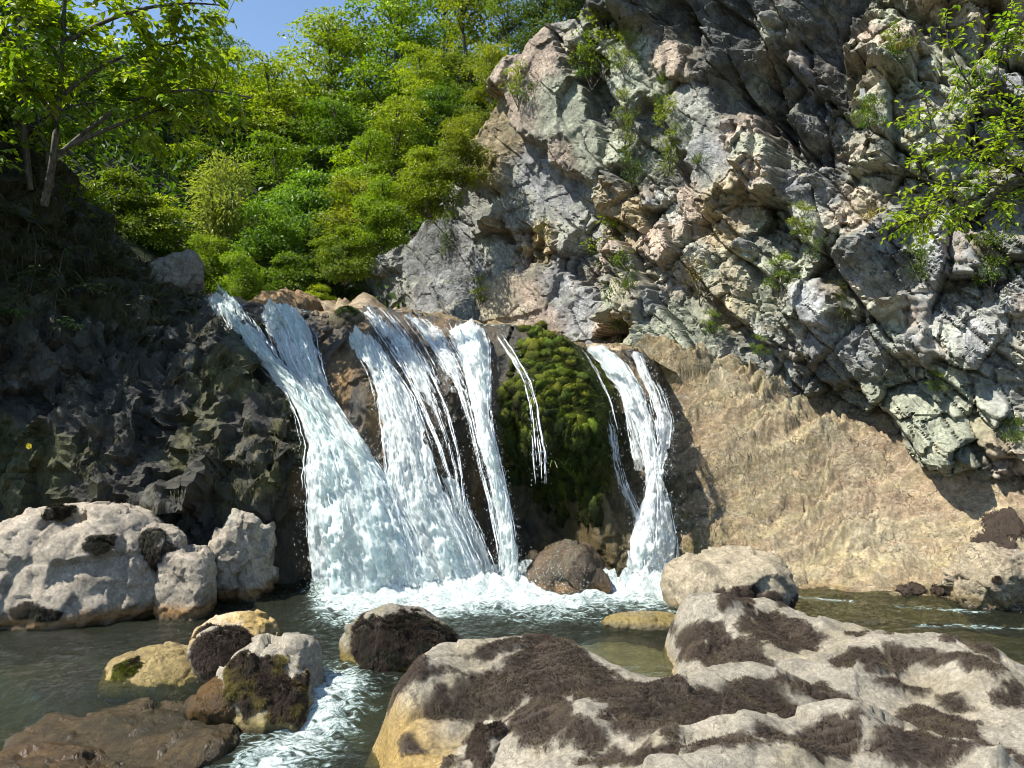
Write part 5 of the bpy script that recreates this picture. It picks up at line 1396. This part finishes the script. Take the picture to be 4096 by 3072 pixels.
T_ = [
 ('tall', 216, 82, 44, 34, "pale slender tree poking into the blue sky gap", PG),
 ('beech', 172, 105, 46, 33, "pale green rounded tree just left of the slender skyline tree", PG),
 ('beech', 330, 78, 58, 31, "big yellow-green domed tree on the skyline right of the sky gap", YL),
 ('beech2', 392, 40, 62, 30, "vivid green tree at the top edge right of the yellow-green dome", VG),
 ('tall', 470, 35, 60, 25, "tall olive-yellow tree beside the dark top of the cliff", OL),
 ('beech2', 492, 90, 36, 21, "olive tree leaning at the upper cliff edge below the tall olive-yellow one", OL),
 ('beech', 420, 90, 36, 24, "bright yellow-topped small tree standing free before the dark green gap", YL),
 ('beech', 398, 150, 46, 22, "yellow-green spreading tree low on the slope left of the cliff edge", (1.2, 1.15, .9)),
 ('beech2', 362, 195, 46, 21, "mid-green leafy tree above the shaded cliff foot", VG),
 ('bush2', 352, 225, 38, 19, "olive shrub hanging over the shaded foot of the cliff", OL),
 ('beech', 268, 122, 56, 28, "yellow-green layered tree in the middle of the hillside", YL),
 ('beech2', 205, 140, 54, 26, "yellow-green layered tree left of the hillside middle, over dark gaps", (1.2, 1.15, .8)),
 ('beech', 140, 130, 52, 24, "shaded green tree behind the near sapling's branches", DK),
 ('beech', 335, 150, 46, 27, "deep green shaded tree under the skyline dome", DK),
 ('beech', 275, 190, 46, 24, "dark green tree with yellow tips at the foot of the hillside", (.8, .95, .8)),
 ('beech2', 180, 195, 42, 22, "yellow-green tree with flat sprays above the left bank", (1.15, 1.1, .8)),
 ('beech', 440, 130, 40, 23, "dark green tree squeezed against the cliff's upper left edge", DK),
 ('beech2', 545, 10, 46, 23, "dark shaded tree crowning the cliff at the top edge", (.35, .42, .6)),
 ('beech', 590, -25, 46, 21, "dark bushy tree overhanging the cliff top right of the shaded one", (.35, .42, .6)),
 ('beech2', 110, 125, 50, 30, "green tree on the ridge half hidden by the near sapling", (1, 1.05, 1.2)),
 ('beech', 40, 125, 55, 27, "yellow-green tree behind the two thin stems at the far left", (1.1, 1.1, .9)),
 ('beech2', 60, 150, 60, 21, "dim green tree on the left slope behind the sapling's fork", (.7, .75, .7)),
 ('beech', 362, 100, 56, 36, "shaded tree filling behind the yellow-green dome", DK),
 ('beech', 250, 120, 44, 37, "back-row green tree below the right end of the sky gap", (.9, 1., 1.)),
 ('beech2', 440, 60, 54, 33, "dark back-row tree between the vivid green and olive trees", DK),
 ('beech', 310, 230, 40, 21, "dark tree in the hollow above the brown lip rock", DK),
 ('beech2', 508, 28, 40, 24, "olive-green tree closing the sky right of the tall olive-yellow one", (.9, .95, 1.)),
 ('bush2', 462, 150, 27, 15.6, "olive bush spilling over the cliff rim below the leaning tree", OL),
 ('bush', 428, 178, 30, 15.6, "yellow-green bush over the cliff rim above the shaded face", (1.15, 1.1, 1.)),
 ('bush2', 382, 212, 28, 15.5, "mid-green bush draped over the rim of the shaded face", VG),
 ('bush', 345, 250, 26, 15.4, "dark olive bush at the lower end of the cliff rim", (.8, .85, .9)),
 ('silver', 222, 232, 58, 18.5, "silvery narrow-leaved willow rising from the lip of the falls", SV_),
 ('bush', 306, 205, 36, 19.5, "pale blue-green shrub below the deep green trees", BG),
 ('bush2', 268, 245, 34, 18, "fresh green rounded shrub above the lip of the falls", (.85, 1.1, 1.3)),
 ('bush', 160, 225, 30, 17.5, "yellow-green bush on the crest of the left bank", YL),
 ('bush2', 238, 285, 26, 16.2, "low bright green bush touching the river lip", (1, 1.15, 1.1)),
 ('bush', 115, 205, 38, 17, "dim bush behind the left bank crest", (.6, .65, .7)),
 ('bush2', 330, 262, 30, 18.5, "dark bush in the shade at the cliff foot", (.5, .6, .8)),
 ('bush', 287, 278, 26, 17.2, "dark green bush between the lip rock and the shaded cliff foot", (.6, .75, .9)),
 ('bush', 318, 298, 14, 14.8, "small yellowish bush sitting on the lip beside the brown hump", YL),
 ('bush2', 205, 265, 24, 16.5, "bush at the foot of the silvery willow", (1, 1.1, .9)),
]
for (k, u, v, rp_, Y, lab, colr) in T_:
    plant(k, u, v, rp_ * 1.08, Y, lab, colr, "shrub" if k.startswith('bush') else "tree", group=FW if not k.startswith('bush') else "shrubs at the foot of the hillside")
# undergrowth that reads as one mass
r = np.random.default_rng(9); n = 26000
lv = MB()
xg = r.uniform(-14, 3.5, n); yg = r.uniform(17.6, 44, n)
zg = hill_z(xg, yg) + np.abs(r.normal(0, .5, n)) + .8 * np.maximum(fbm(np.stack([xg, yg, xg * 0], 1), .8, 3), 0)
kk = r.uniform(.4, 1.1, (n, 1))
lv.add(*leaves(np.stack([xg, yg, zg], 1), r.normal(size=(n, 3)), nrm(np.array([0, -.3, 1.]) + r.normal(size=(n, 3)) * .5), r.uniform(.16, .34, n), r.uniform(.05, .1, n), np.tile(GM * .8, (n, 1)) * kk))
tag(lv.mesh("undergrowth", M_leaf, smooth=False), "dark leafy undergrowth covering the hillside between the trees", "undergrowth", kind="stuff")

# ================================================================== NEAR PLANTS
def leaves_fine(P0, D, Nrm, L_, W_, col):
    n = len(P0); D = nrm(D); side = nrm(np.cross(D, Nrm)); up = np.cross(side, D)
    L_ = L_.reshape(-1, 1); W_ = W_.reshape(-1, 1)
    def pt(l, s, h): return P0 + D * L_ * l + side * W_ * s + up * (W_ * h)
    V = np.stack([pt(0, 0, 0), pt(.28, .85, .35), pt(.62, .8, .25), pt(1, 0, -.5), pt(.62, -.8, .25), pt(.28, -.85, .35), pt(.45, 0, 0)], 1).reshape(-1, 3)
    i = np.arange(n)[:, None] * 7
    T = np.concatenate([i + np.array([t]) for t in ([0, 1, 6], [1, 2, 6], [2, 3, 6], [3, 4, 6], [4, 5, 6], [5, 0, 6])])
    return V, T, np.repeat(col, 7, 0)
def twig(r, mb, lv, start, d, length, nleaf, leafL, col, rad=.006, droop=.35, wid=.30, pair=False):
    n = 7; pts = [np.array(start)]; d = nrm(np.array(d))
    for k in range(n - 1):
        d = nrm(d + np.array([0, 0, -droop / n]) + r.normal(size=3) * .09)
        pts.append(pts[-1] + d * length / (n - 1))
    pts = np.array(pts); mb.add(*tube(pts, np.linspace(rad, .0015, n), 4))
    t = np.linspace(.12, 1, nleaf); p = np.stack([np.interp(t * (n - 1), np.arange(n), pts[:, k]) for k in range(3)], 1)
    sgn = np.where(np.arange(nleaf) % 2 == 0, 1, -1)[:, None]
    dd = nrm(np.gradient(pts, axis=0)); dt = np.stack([np.interp(t * (n - 1), np.arange(n), dd[:, k]) for k in range(3)], 1)
    sd_ = nrm(np.cross(dt, [0, 0, 1.]) + 1e-3)
    D = dt * .55 + sd_ * sgn * .8 + np.array([0, 0, -.28]) + r.normal(size=(nleaf, 3)) * .22
    Nn = nrm(np.array([0, 0, 1.]) + r.normal(size=(nleaf, 3)) * .4)
    L_ = leafL * r.uniform(.7, 1.25, nleaf)
    lv.add(*leaves_fine(p, D, Nn, L_, L_ * wid, np.tile(col, (nleaf, 1)) * r.uniform(.75, 1.3, (nleaf, 1))))
def limbs(mb, paths, r0, r1, n=16, sides=7):
    out = []
    for pth in paths:
        c = curve_pts([P(*q) for q in pth], n); out.append(c)
        mb.add(*tube(c, np.linspace(r0, r1, n), sides))
    return out
def near_tree(name, label, main, main_r, side, side_r, ntwig, nleaf, leafL, seed, cols, cat="tree", tl=.8, spread=1.0, wid=.30, bark=None, sub=3, frm=.25):
    r = np.random.default_rng(seed); mb = MB(); lv = MB()
    root = empty(name, tuple(P(*main[0][0])))
    M0 = limbs(mb, main, main_r, main_r * .35); S0 = limbs(mb, side, side_r, side_r * .25)
    for c, wgt in [(c, .5) for c in M0] + [(c, 1.0) for c in S0]:
        for k in range(int(ntwig * wgt)):
            t = r.uniform(frm, 1.0) ** .8
            i = int(t * (len(c) - 2)); a = lerp(c[i], c[i + 1], r.random())
            dr = nrm(c[i + 1] - c[i]); d = nrm(dr * .5 + nrm(r.normal(size=3)) * spread + np.array([0, 0, .12]))
            ln = tl * r.uniform(.5, 1.2)
            col = cols[r.integers(len(cols))]
            twig(r, mb, lv, a, d, ln, nleaf, leafL, col, wid=wid)
            e = a + d * ln * .5
            for _ in range(sub):
                twig(r, mb, lv, a + d * ln * r.uniform(.2, .8), nrm(d + r.normal(size=3) * .7), ln * .55, max(4, nleaf // 2), leafL, col, .003, wid=wid)
    loc = np.array(root.location)
    for b_ in (mb, lv): b_.V = [v - loc for v in b_.V]
    mb.mesh("trunk" if cat == "tree" else "stems", bark or M_bark, root); o = lv.mesh("crown" if cat == "tree" else "foliage", M_leaf, root, smooth=False)
    tag(root, label, cat)
    return root
LY = np.array([.27, .33, .015]); LG = np.array([.14, .22, .014]); LD = np.array([.05, .09, .012])
near_tree("tree", "forked sapling on the left bank with an arching bough over the river",
   [[(44, 205, 10.6), (54, 160, 10.4), (57, 120, 10.2), (60, 90, 10.1), (63, 40, 9.9), (66, -30, 9.7)]], .055,
   [[(55, 158, 10.4), (88, 129, 10.4), (112, 112, 10.4), (133, 97, 10.4), (163, 91, 10.3), (216, 89, 10.3), (252, 98, 10.2)],
    [(70, 145, 10.2), (110, 128, 10.3), (150, 112, 10.4), (200, 102, 10.5)],
    [(58, 100, 10.1), (80, 80, 10.1), (112, 60, 10.2), (150, 48, 10.3), (186, 42, 10.4)],
    [(60, 60, 10.), (40, 30, 9.6), (10, 10, 9.2)], [(62, 45, 9.9), (95, 25, 10), (140, 8, 10.0), (190, 2, 10.1), (228, 6, 10.2)],
    [(57, 120, 10.2), (35, 90, 9.8), (5, 70, 9.5)]], .035, 17, 13, .125, 21, [LY, LY, LG, LY * .8], tl=.75)
near_tree("tree", "thin straight stem at the far left edge of the bank",
   [[(30, 190, 11.2), (24, 130, 11.1), (20, 60, 11.0), (21, -40, 10.9)]], .05,
   [[(22, 100, 11.1), (50, 60, 10.8), (85, 40, 10.6)], [(20, 50, 11), (-10, 20, 10.7), (-40, 0, 10.5)]], .022, 14, 11, .10, 22, [LY, LG, LD], tl=.75)
near_tree("tree", "leaning dark stem behind the forked sapling",
   [[(52, 190, 11.6), (46, 150, 11.6), (36, 110, 11.6), (28, 60, 11.6), (10, -20, 11.6)]], .04,
   [[(40, 120, 11.6), (75, 105, 11.4), (120, 100, 11.2)], [(34, 95, 11.6), (5, 95, 11.3)]], .02, 14, 11, .10, 23, [LG, LD, LY], tl=.75)
# taller trees of the left bank that shade it
for (kk, x_, y_, z_, sc, lab) in [
    ('beech', -8.9, 9.7, 3.2, .7, "bank tree beyond the left edge, level with the pale boulders"),
    ('beech', -8.7, 12.0, 4.2, .8, "bank tree behind the thin stems at the left edge"),
    ('beech2', -10.4, 10.8, 4.4, .95, "tall bank tree standing beyond the left edge")]:
    tm, cm = protos[kk]; o = empty("tree", (x_, y_, z_)); o.scale = (sc,) * 3; o.rotation_euler = (0, 0, random.uniform(0, 6)); tag(o, lab, "tree", "trees of the left bank")
    for m_, nm in ((tm, "trunk"), (cm, "crown")):
        ch = bpy.data.objects.new(nm, m_); COL.objects.link(ch); ch.parent = o; ch.color = (.9, 1.0, .9, 1)

# bough shrub in front of the cliff at the right
near_tree("shrub", "bright leafy bough reaching in from the right edge before the cliff",
   [[(1120, 215, 8.2), (1024, 182, 8.1), (958, 188, 8.0), (919, 182, 7.9), (880, 149, 7.8)]], .022,
   [[(1100, 160, 8.3), (1024, 125, 8.2), (985, 102, 8.1), (958, 74, 8.0), (946, 39, 7.9), (941, 6, 7.9)],
    [(1070, 190, 8.2), (1010, 172, 8.1), (960, 155, 8.), (930, 128, 7.9), (908, 108, 7.8)],
    [(1080, 230, 8.2), (1024, 205, 8.1), (985, 195, 8), (950, 205, 7.9)],
    [(985, 102, 8.1), (1000, 60, 8.0), (1010, 20, 8.0)], [(958, 188, 8), (930, 215, 7.9), (900, 225, 7.8)], [(1024, 182, 8.1), (1000, 150, 8.), (990, 130, 7.9)]], .013, 26, 9, .075, 31,
   [LY * 1.05, LY * 1.2, LG * 1.5], cat="shrub", tl=.40, wid=.22, bark=M_twig, sub=1, frm=.3)

# ---- small plants rooted on the cliff
def on_surface(V, u, v, tol=.05):
    dirv = nrm(np.array([(u - 512) / FPX, 1.0, -(v - 384) / FPX]))
    rel_ = V - np.array([0, 0, CAMZ]); tp = rel_ @ dirv
    d2_ = (rel_ * rel_).sum(1) - tp * tp
    c_ = np.where((d2_ < tol * tol) & (tp > 1))[0]
    return V[c_[np.argmin(tp[c_])]] if len(c_) else None
CVs = CV[keep_v]
protos['cliffbush'] = make_tree(11, .9, .5, .45, 34, 42, .062, trunk=False, rad=.16, spz=.05)
protos['hanging'] = make_tree(12, 1.0, .32, .6, 34, 42, .05, trunk=False, rad=.13, narrow=.8, spz=.06)
protos['drybush'] = make_tree(13, .8, .42, .4, 34, 30, .045, trunk=False, rad=.13, narrow=.6, spz=.06)
CEN.update({'cliffbush': (.45, .5), 'hanging': (.5, .45), 'drybush': (.4, .42)})
def cliff_plant(kind, u, v, rpx, label, color, sx=1.0, V=None):
    p0 = on_surface(CVs if V is None else V, u, v)
    if p0 is None: return
    Y = p0[1] - .06
    return plant(kind, u, v, rpx, Y, label, color, "shrub", "shrub", "small shrubs rooted in the cliff", sx)
CY = (1.3, 1.2, 1.3); CG = (.9, 1.0, 1.0); CO = (.95, .85, 1.0)
for a in [
 ('cliffbush', 604, 26, 26, "feathery bright shrub high on the cliff's upper left corner", CY),
 ('cliffbush', 592, 48, 20, "green shrub just below the feathery one on the upper cliff", CG),
 ('cliffbush', 625, 45, 16, "yellow-green tuft of shrub beside the upper dark recess", CY),
 ('cliffbush', 518, 78, 16, "bright shrub on the left lip of the pink slab", CY),
 ('hanging', 664, 88, 15, "small shrub on the ledge above the dark cleft", CG),
 ('hanging', 668, 122, 22, "creeper hanging down the dark cleft in the upper middle cliff", CY),
 ('hanging', 625, 105, 16, "thin creeper left of the fin blocks", CY),
 ('hanging', 632, 150, 16, "pale creeper below the fin blocks", CG),
 ('cliffbush', 613, 232, 22, "fresh green bush in the middle of the cliff above the tan slab", CY),
 ('hanging', 620, 275, 24, "dark trailing bush below the fresh green one", (.6, .7, .8)),
 ('drybush', 690, 232, 22, "dry reddish-green bush in the broken middle band", (1.3, .7, 1.4)),
 ('drybush', 668, 235, 16, "sparse olive bush left of the reddish one", CO),
 ('cliffbush', 782, 266, 16, "dense green bush under the ochre blocks", CG),
 ('cliffbush', 803, 214, 14, "feathery bush in front of the dark blue boulder", CY),
 ('hanging', 812, 232, 12, "small bush right under the feathery one by the blue boulder", CG),
 ('drybush', 700, 268, 16, "dry brush clump in the lower middle band", (1.2, .75, 1.3)),
 ('cliffbush', 895, 38, 16, "grassy bush on the sunlit pink ledge at the top", CG),
 ('cliffbush', 870, 108, 14, "small bush where the dark wall meets the sunlit shoulder", CG),
 ('hanging', 920, 238, 18, "green clump under the leafy bough", CG),
 ('cliffbush', 990, 250, 24, "shaded bush low at the right under the leafy bough", (.6, .7, .7)),
 ('drybush', 842, 290, 12, "little dry bush beside the dark slab", CO),
 ('cliffbush', 760, 342, 9, "small green tuft between the big apron blocks", CG),
 ('cliffbush', 712, 318, 10, "small green tuft above the large green-grey block", CG),
 ('cliffbush', 937, 378, 9, "small tuft in the shade cracks at the right", CG),
 ('drybush', 545, 222, 11, "thin dry tuft on the streaked grey face", CO),
 ('cliffbush', 480, 285, 12, "yellowish tuft at the lower corner of the shaded face", CY),
 ('hanging', 455, 170, 22, "olive creeper curtain on the left rim of the cliff", CO),
 ('cliffbush', 470, 130, 20, "olive bush on the left rim above the creeper curtain", CO),
 ('cliffbush', 432, 205, 20, "olive-green bush on the rim over the shaded face", CO),
 ('cliffbush', 410, 235, 22, "low spreading bush on the rim at the shaded face's left end", (.8, .9, .9)),
 ('hanging', 446, 222, 14, "dark tuft tucked under the cliff rim", (.5, .6, .7)),
]: cliff_plant(*a)
def grass_tuft(label, p0, n, L_, col, seed, spread=.12, name="grass_tuft"):
    r = np.random.default_rng(seed); V = []; T = []; Q = []; C = []
    for k in range(n):
        d = nrm(r.normal(size=3) * .55 + np.array([-.1, -.35, 1.0])); b = r.normal(size=3) * np.array([spread, spread, .02]) * .6
        l = L_ * r.uniform(.5, 1.1); s = nrm(np.cross(d, r.normal(size=3))) * .0045
        p1 = b + d * l * .5; p2 = b + d * l * .8 + np.array([0, -.05, -.16]) * l * 1.2; p3 = b + d * l * .95 + np.array([0, -.12, -.45]) * l
        i = len(V); V += [b - s, b + s, p1 + s, p1 - s, p2 + s * .7, p2 - s * .7, p3]
        Q += [[i, i + 1, i + 2, i + 3], [i + 3, i + 2, i + 4, i + 5]]; T.append([i + 5, i + 4, i + 6]); C += [col * r.uniform(.6, 1.4)] * 7
    o = add_mesh(name, np.array(V), [np.array(T), np.array(Q)], M_leaf, np.array(C), smooth=False); o.location = tuple(p0)
    return tag(o, label, "grass", "grass tufts on the cliff")
GC = np.array([.10, .14, .03])
for k, (u, v, L_, lab) in enumerate([(1008, 440, .34, "tall grass tuft at the right end of the apron's upper rim"), (1016, 425, .3, "grass tuft beside the tall one at the right edge"), (695, 165, .3, "grass tuft hanging beside the blue-grey slab"),
     (862, 120, .25, "grass tuft at the foot of the dark top wall"), (900, 48, .25, "dry grass on the sunlit pink ledge"), (868, 216, .25, "dry straw-coloured grass on the tan ledge"), (690, 328, .22, "grass tuft on the block rim above the apron"), (625, 290, .3, "hanging grass in the cliff hollow above the last fall"), (845, 318, .2, "grass blades on the large blue-grey block")]):
    p0 = on_surface(CVs, u, v, .06)
    if p0 is not None and k != 6: grass_tuft(lab, p0 + np.array([0, -.03, 0]), 60, L_, GC if 'dry' not in lab else np.array([.3, .24, .1]), 60 + k)
pf = face_point(572, 470)
if pf is not None: tag(grass_tuft("slender wet grass hanging from the moss below the green nose", pf, 45, .28, np.array([.14, .2, .04]), 80), group="plants by the falls")

# ---- left bank cover
BVv, BFf, BNn = BANK
mkb = sstep(-.05, .25, fbm(BVv, 1.2, 4, off=33)) * sstep(-.3, .1, BNn[:, 2] + .45)
fibres("moss", BVv, BFf, mkb, 60000, bank, .07, .006, np.array([.045, .045, .018]), np.array([.075, .07, .028]), seed=50, lift=.35, simple=True)
mkg = sstep(3.2, 4.2, BVv[:, 2] + fbm(BVv, 1.1, 3, off=3) * .8) * sstep(-.2, .1, BNn[:, 2] + .25)
fibres("grass", BVv, BFf, mkg, 12000, bank, .22, .007, np.array([.05, .055, .014]), np.array([.09, .075, .03]), seed=51, lift=.7, drop=.7)
rb = np.random.default_rng(41)
def fern(label, u, v, L_, col, n, seed, Y=None):
    p0 = on_surface(BVv, u, v, .09)
    if p0 is None: return
    r = np.random.default_rng(seed); mb = MB(); lv = MB()
    root = empty("fern", tuple(p0)); tag(root, label, "fern", "ferns on the left bank")
    for k in range(n):
        a = r.uniform(-1.2, 1.2); d = nrm(np.array([math.sin(a), -.7, .5 + r.random() * .5]))
        twig(r, mb, lv, (0, -.02, 0), d, L_ * r.uniform(.7, 1.1), 22, .075, col, .003, droop=1.3, wid=.25)
    mb.mesh("stems", M_twig, root); lv.mesh("fronds", M_leaf, root, smooth=False)
for k, a in enumerate([("pale fern sprig catching light on the dark bank", 84, 325, .35, np.array([.16, .22, .10]), 5), ("hanging fern high on the dark bank below the sapling", 62, 255, .5, np.array([.05, .07, .02]), 6), ("fern with drooping fronds on the bank's shoulder", 92, 285, .45, np.array([.08, .09, .03]), 5),
    ("broad fern at the left edge of the dark bank", 8, 312, .5, np.array([.06, .10, .02]), 6), ("dim fern under the thin stem", 28, 225, .5, np.array([.05, .06, .02]), 6), ("fern on the bank crest near the yellow bush", 118, 262, .4, np.array([.06, .07, .02]), 5), ("low fern beside the hanging one on the bank", 45, 285, .4, np.array([.04, .055, .02]), 5)]):
    fern(*a, seed=90 + k)
pfl = on_surface(BVv, 34, 439, .09)
if pfl is not None:
    fl_ = empty("flower", tuple(pfl + np.array([0, -.05, 0]))); tag(fl_, "single yellow flower on the dark left bank", "flower")
    mb = MB(); mb.add(*tube([(0, .05, -.12), (0, .01, -.06), (0, 0, 0)], .003, 5)); mb.mesh("stem", M_twig, fl_)
    mb = MB()
    for k in range(12):
        a = k * .52; d = np.array([math.cos(a), -.3, math.sin(a)]); s = np.array([-math.sin(a), 0, math.cos(a)]) * .014
        mb.add(np.array([d * 0, d * .022 + s, d * .042, d * .022 - s]), np.array([[0, 1, 2, 3]]))
    mb.mesh("petals", M_petal, fl_, smooth=False)
    mb = MB(); mb.add(IV * np.array([.012, .008, .012]) + np.array([0, -.01, 0]), IF); mb.mesh("flower_head", M_petal, fl_)
# bare twigs hanging on the dark bank
for k, (pth, lab) in enumerate([([(75, 250), (70, 290), (62, 320), (48, 345)], "bare twig trailing down the dark bank below the ferns"), ([(40, 200), (38, 250), (30, 290)], "thin dead stalk on the bank under the sapling"), ([(150, 215), (146, 245), (140, 262)], "dead stem by the bank crest")]):
    pts = []
    for (u, v) in pth:
        q = on_surface(BVv, u, v, .12)
        if q is not None: pts.append(q + np.array([.0, -.12, .02]))
    if len(pts) > 2:
        mb = MB(); c = curve_pts(pts, 10, .05); mb.add(*tube(c, np.linspace(.009, .003, 10), 5)); tag(mb.mesh("dead_twig", M_twig), lab, "twig")

# ---- dark moss mats and a block on the right of the apron
apm = spots([(on_surface(AV, u, v, .06), r) for u, v, r in [(1003, 520, .22), (995, 545, .26), (970, 565, .22), (958, 580, .20), (940, 586, .12), (918, 584, .13), (905, 586, .10), (1015, 575, .16)] if on_surface(AV, u, v, .06) is not None], .45, 5)
sub_ = (AV[:, 0] > 4.0) & (AV[:, 2] < 1.8)
fsel = sub_[AF].all(1)
V_, F_, = submesh(AV, AF, fsel)[:2]
N_ = vnormals(V_, F_)
mk_ = np.clip(apm(V_, N_), 0, 1)
fm_ = (mk_[F_].min(1) > .46)
if fm_.any():
    mk2 = mk_
    Vm, Fm = submesh(V_ + N_ * .02, F_, fm_)[:2]
    mm = add_mesh("moss_mat", Vm, Fm, M_moss, np.tile(MOSSB * .9, (len(Vm), 1)), apron)
    fibres("moss", V_, F_, np.where(mk_ > .46, 1, 0.), 14000, mm, .04, .006, MOSSB * 1.1, seed=53, simple=True)
boulder("boulder", "rough tan block on the shore at the right end of the bedrock slope", P(1010, 588, 8.75) + np.array([0, .3, -.05]), (.55, .45, .42), .2, sq=2.6, h=.026, amp=.25, colf=pale_col(TAN * .95, 0, (.24, .18, .08), tint=(.36, .28, .22)), seed=60, mat=M_apron, face=.5,
        mossf=spots([(P(1002, 575, 8.5), .12), (P(1018, 570, 8.5), .1)], .4), nf=2500)
# ---- dead branch stuck at the lip, small plate on the cliff, wires over the valley
mb = MB(); c = curve_pts([PF(440, 300, 1.2), PF(444, 312, .8), PF(456, 325, .2)], 8); mb.add(*tube(c, np.linspace(.02, .035, 8), 6)); c = curve_pts([PF(444, 311, .8), PF(440, 318, .5), PF(436, 324, .4)], 6); mb.add(*tube(c, np.linspace(.015, .01, 6), 5))
tag(mb.mesh("dead_branch", M_twig), "dark dead branch stuck upright at the lip of the third fall", "branch")
pt_ = on_surface(CVs, 859, 93, .06)
if pt_ is not None:
    t_ = empty("wall_plate", tuple(pt_ + np.array([-.03, -.06, 0]))); tag(t_, "small pale plate hung on a cord on the upper cliff", "plate")
    bx_ = np.array([(a, b, c) for a in (-.03, .03) for b in (-.006, .006) for c in (-.075, .075)], float)
    add_mesh("plate", bx_, np.array([[0, 1, 3, 2], [4, 6, 7, 5], [0, 4, 5, 1], [2, 3, 7, 6], [0, 2, 6, 4], [1, 5, 7, 3]]), M_tagp, None, t_, smooth=False)
    mb = MB(); mb.add(*tube([(0, 0, .07), (.01, .01, .13), (.02, .06, .2)], .003, 4)); mb.mesh("cord", M_cable, t_)
for k, (a, b, lab) in enumerate([((216, 30, 44), (234, -12, 40), "upper of two thin wires crossing the blue sky gap"), ((222, 27, 44), (239, -10, 40), "lower of two thin wires crossing the blue sky gap")]):
    c = np.linspace(P(*a), P(*b), 12); d_ = (P(*b) - P(*a)); ext = np.linspace(P(*a) - d_ * 2.0, P(*b) + d_ * 4, 24)
    mb = MB(); mb.add(*tube(ext, .013, 5)); tag(mb.mesh("overhead_wire", M_cable), lab, "wire", "wires over the valley")
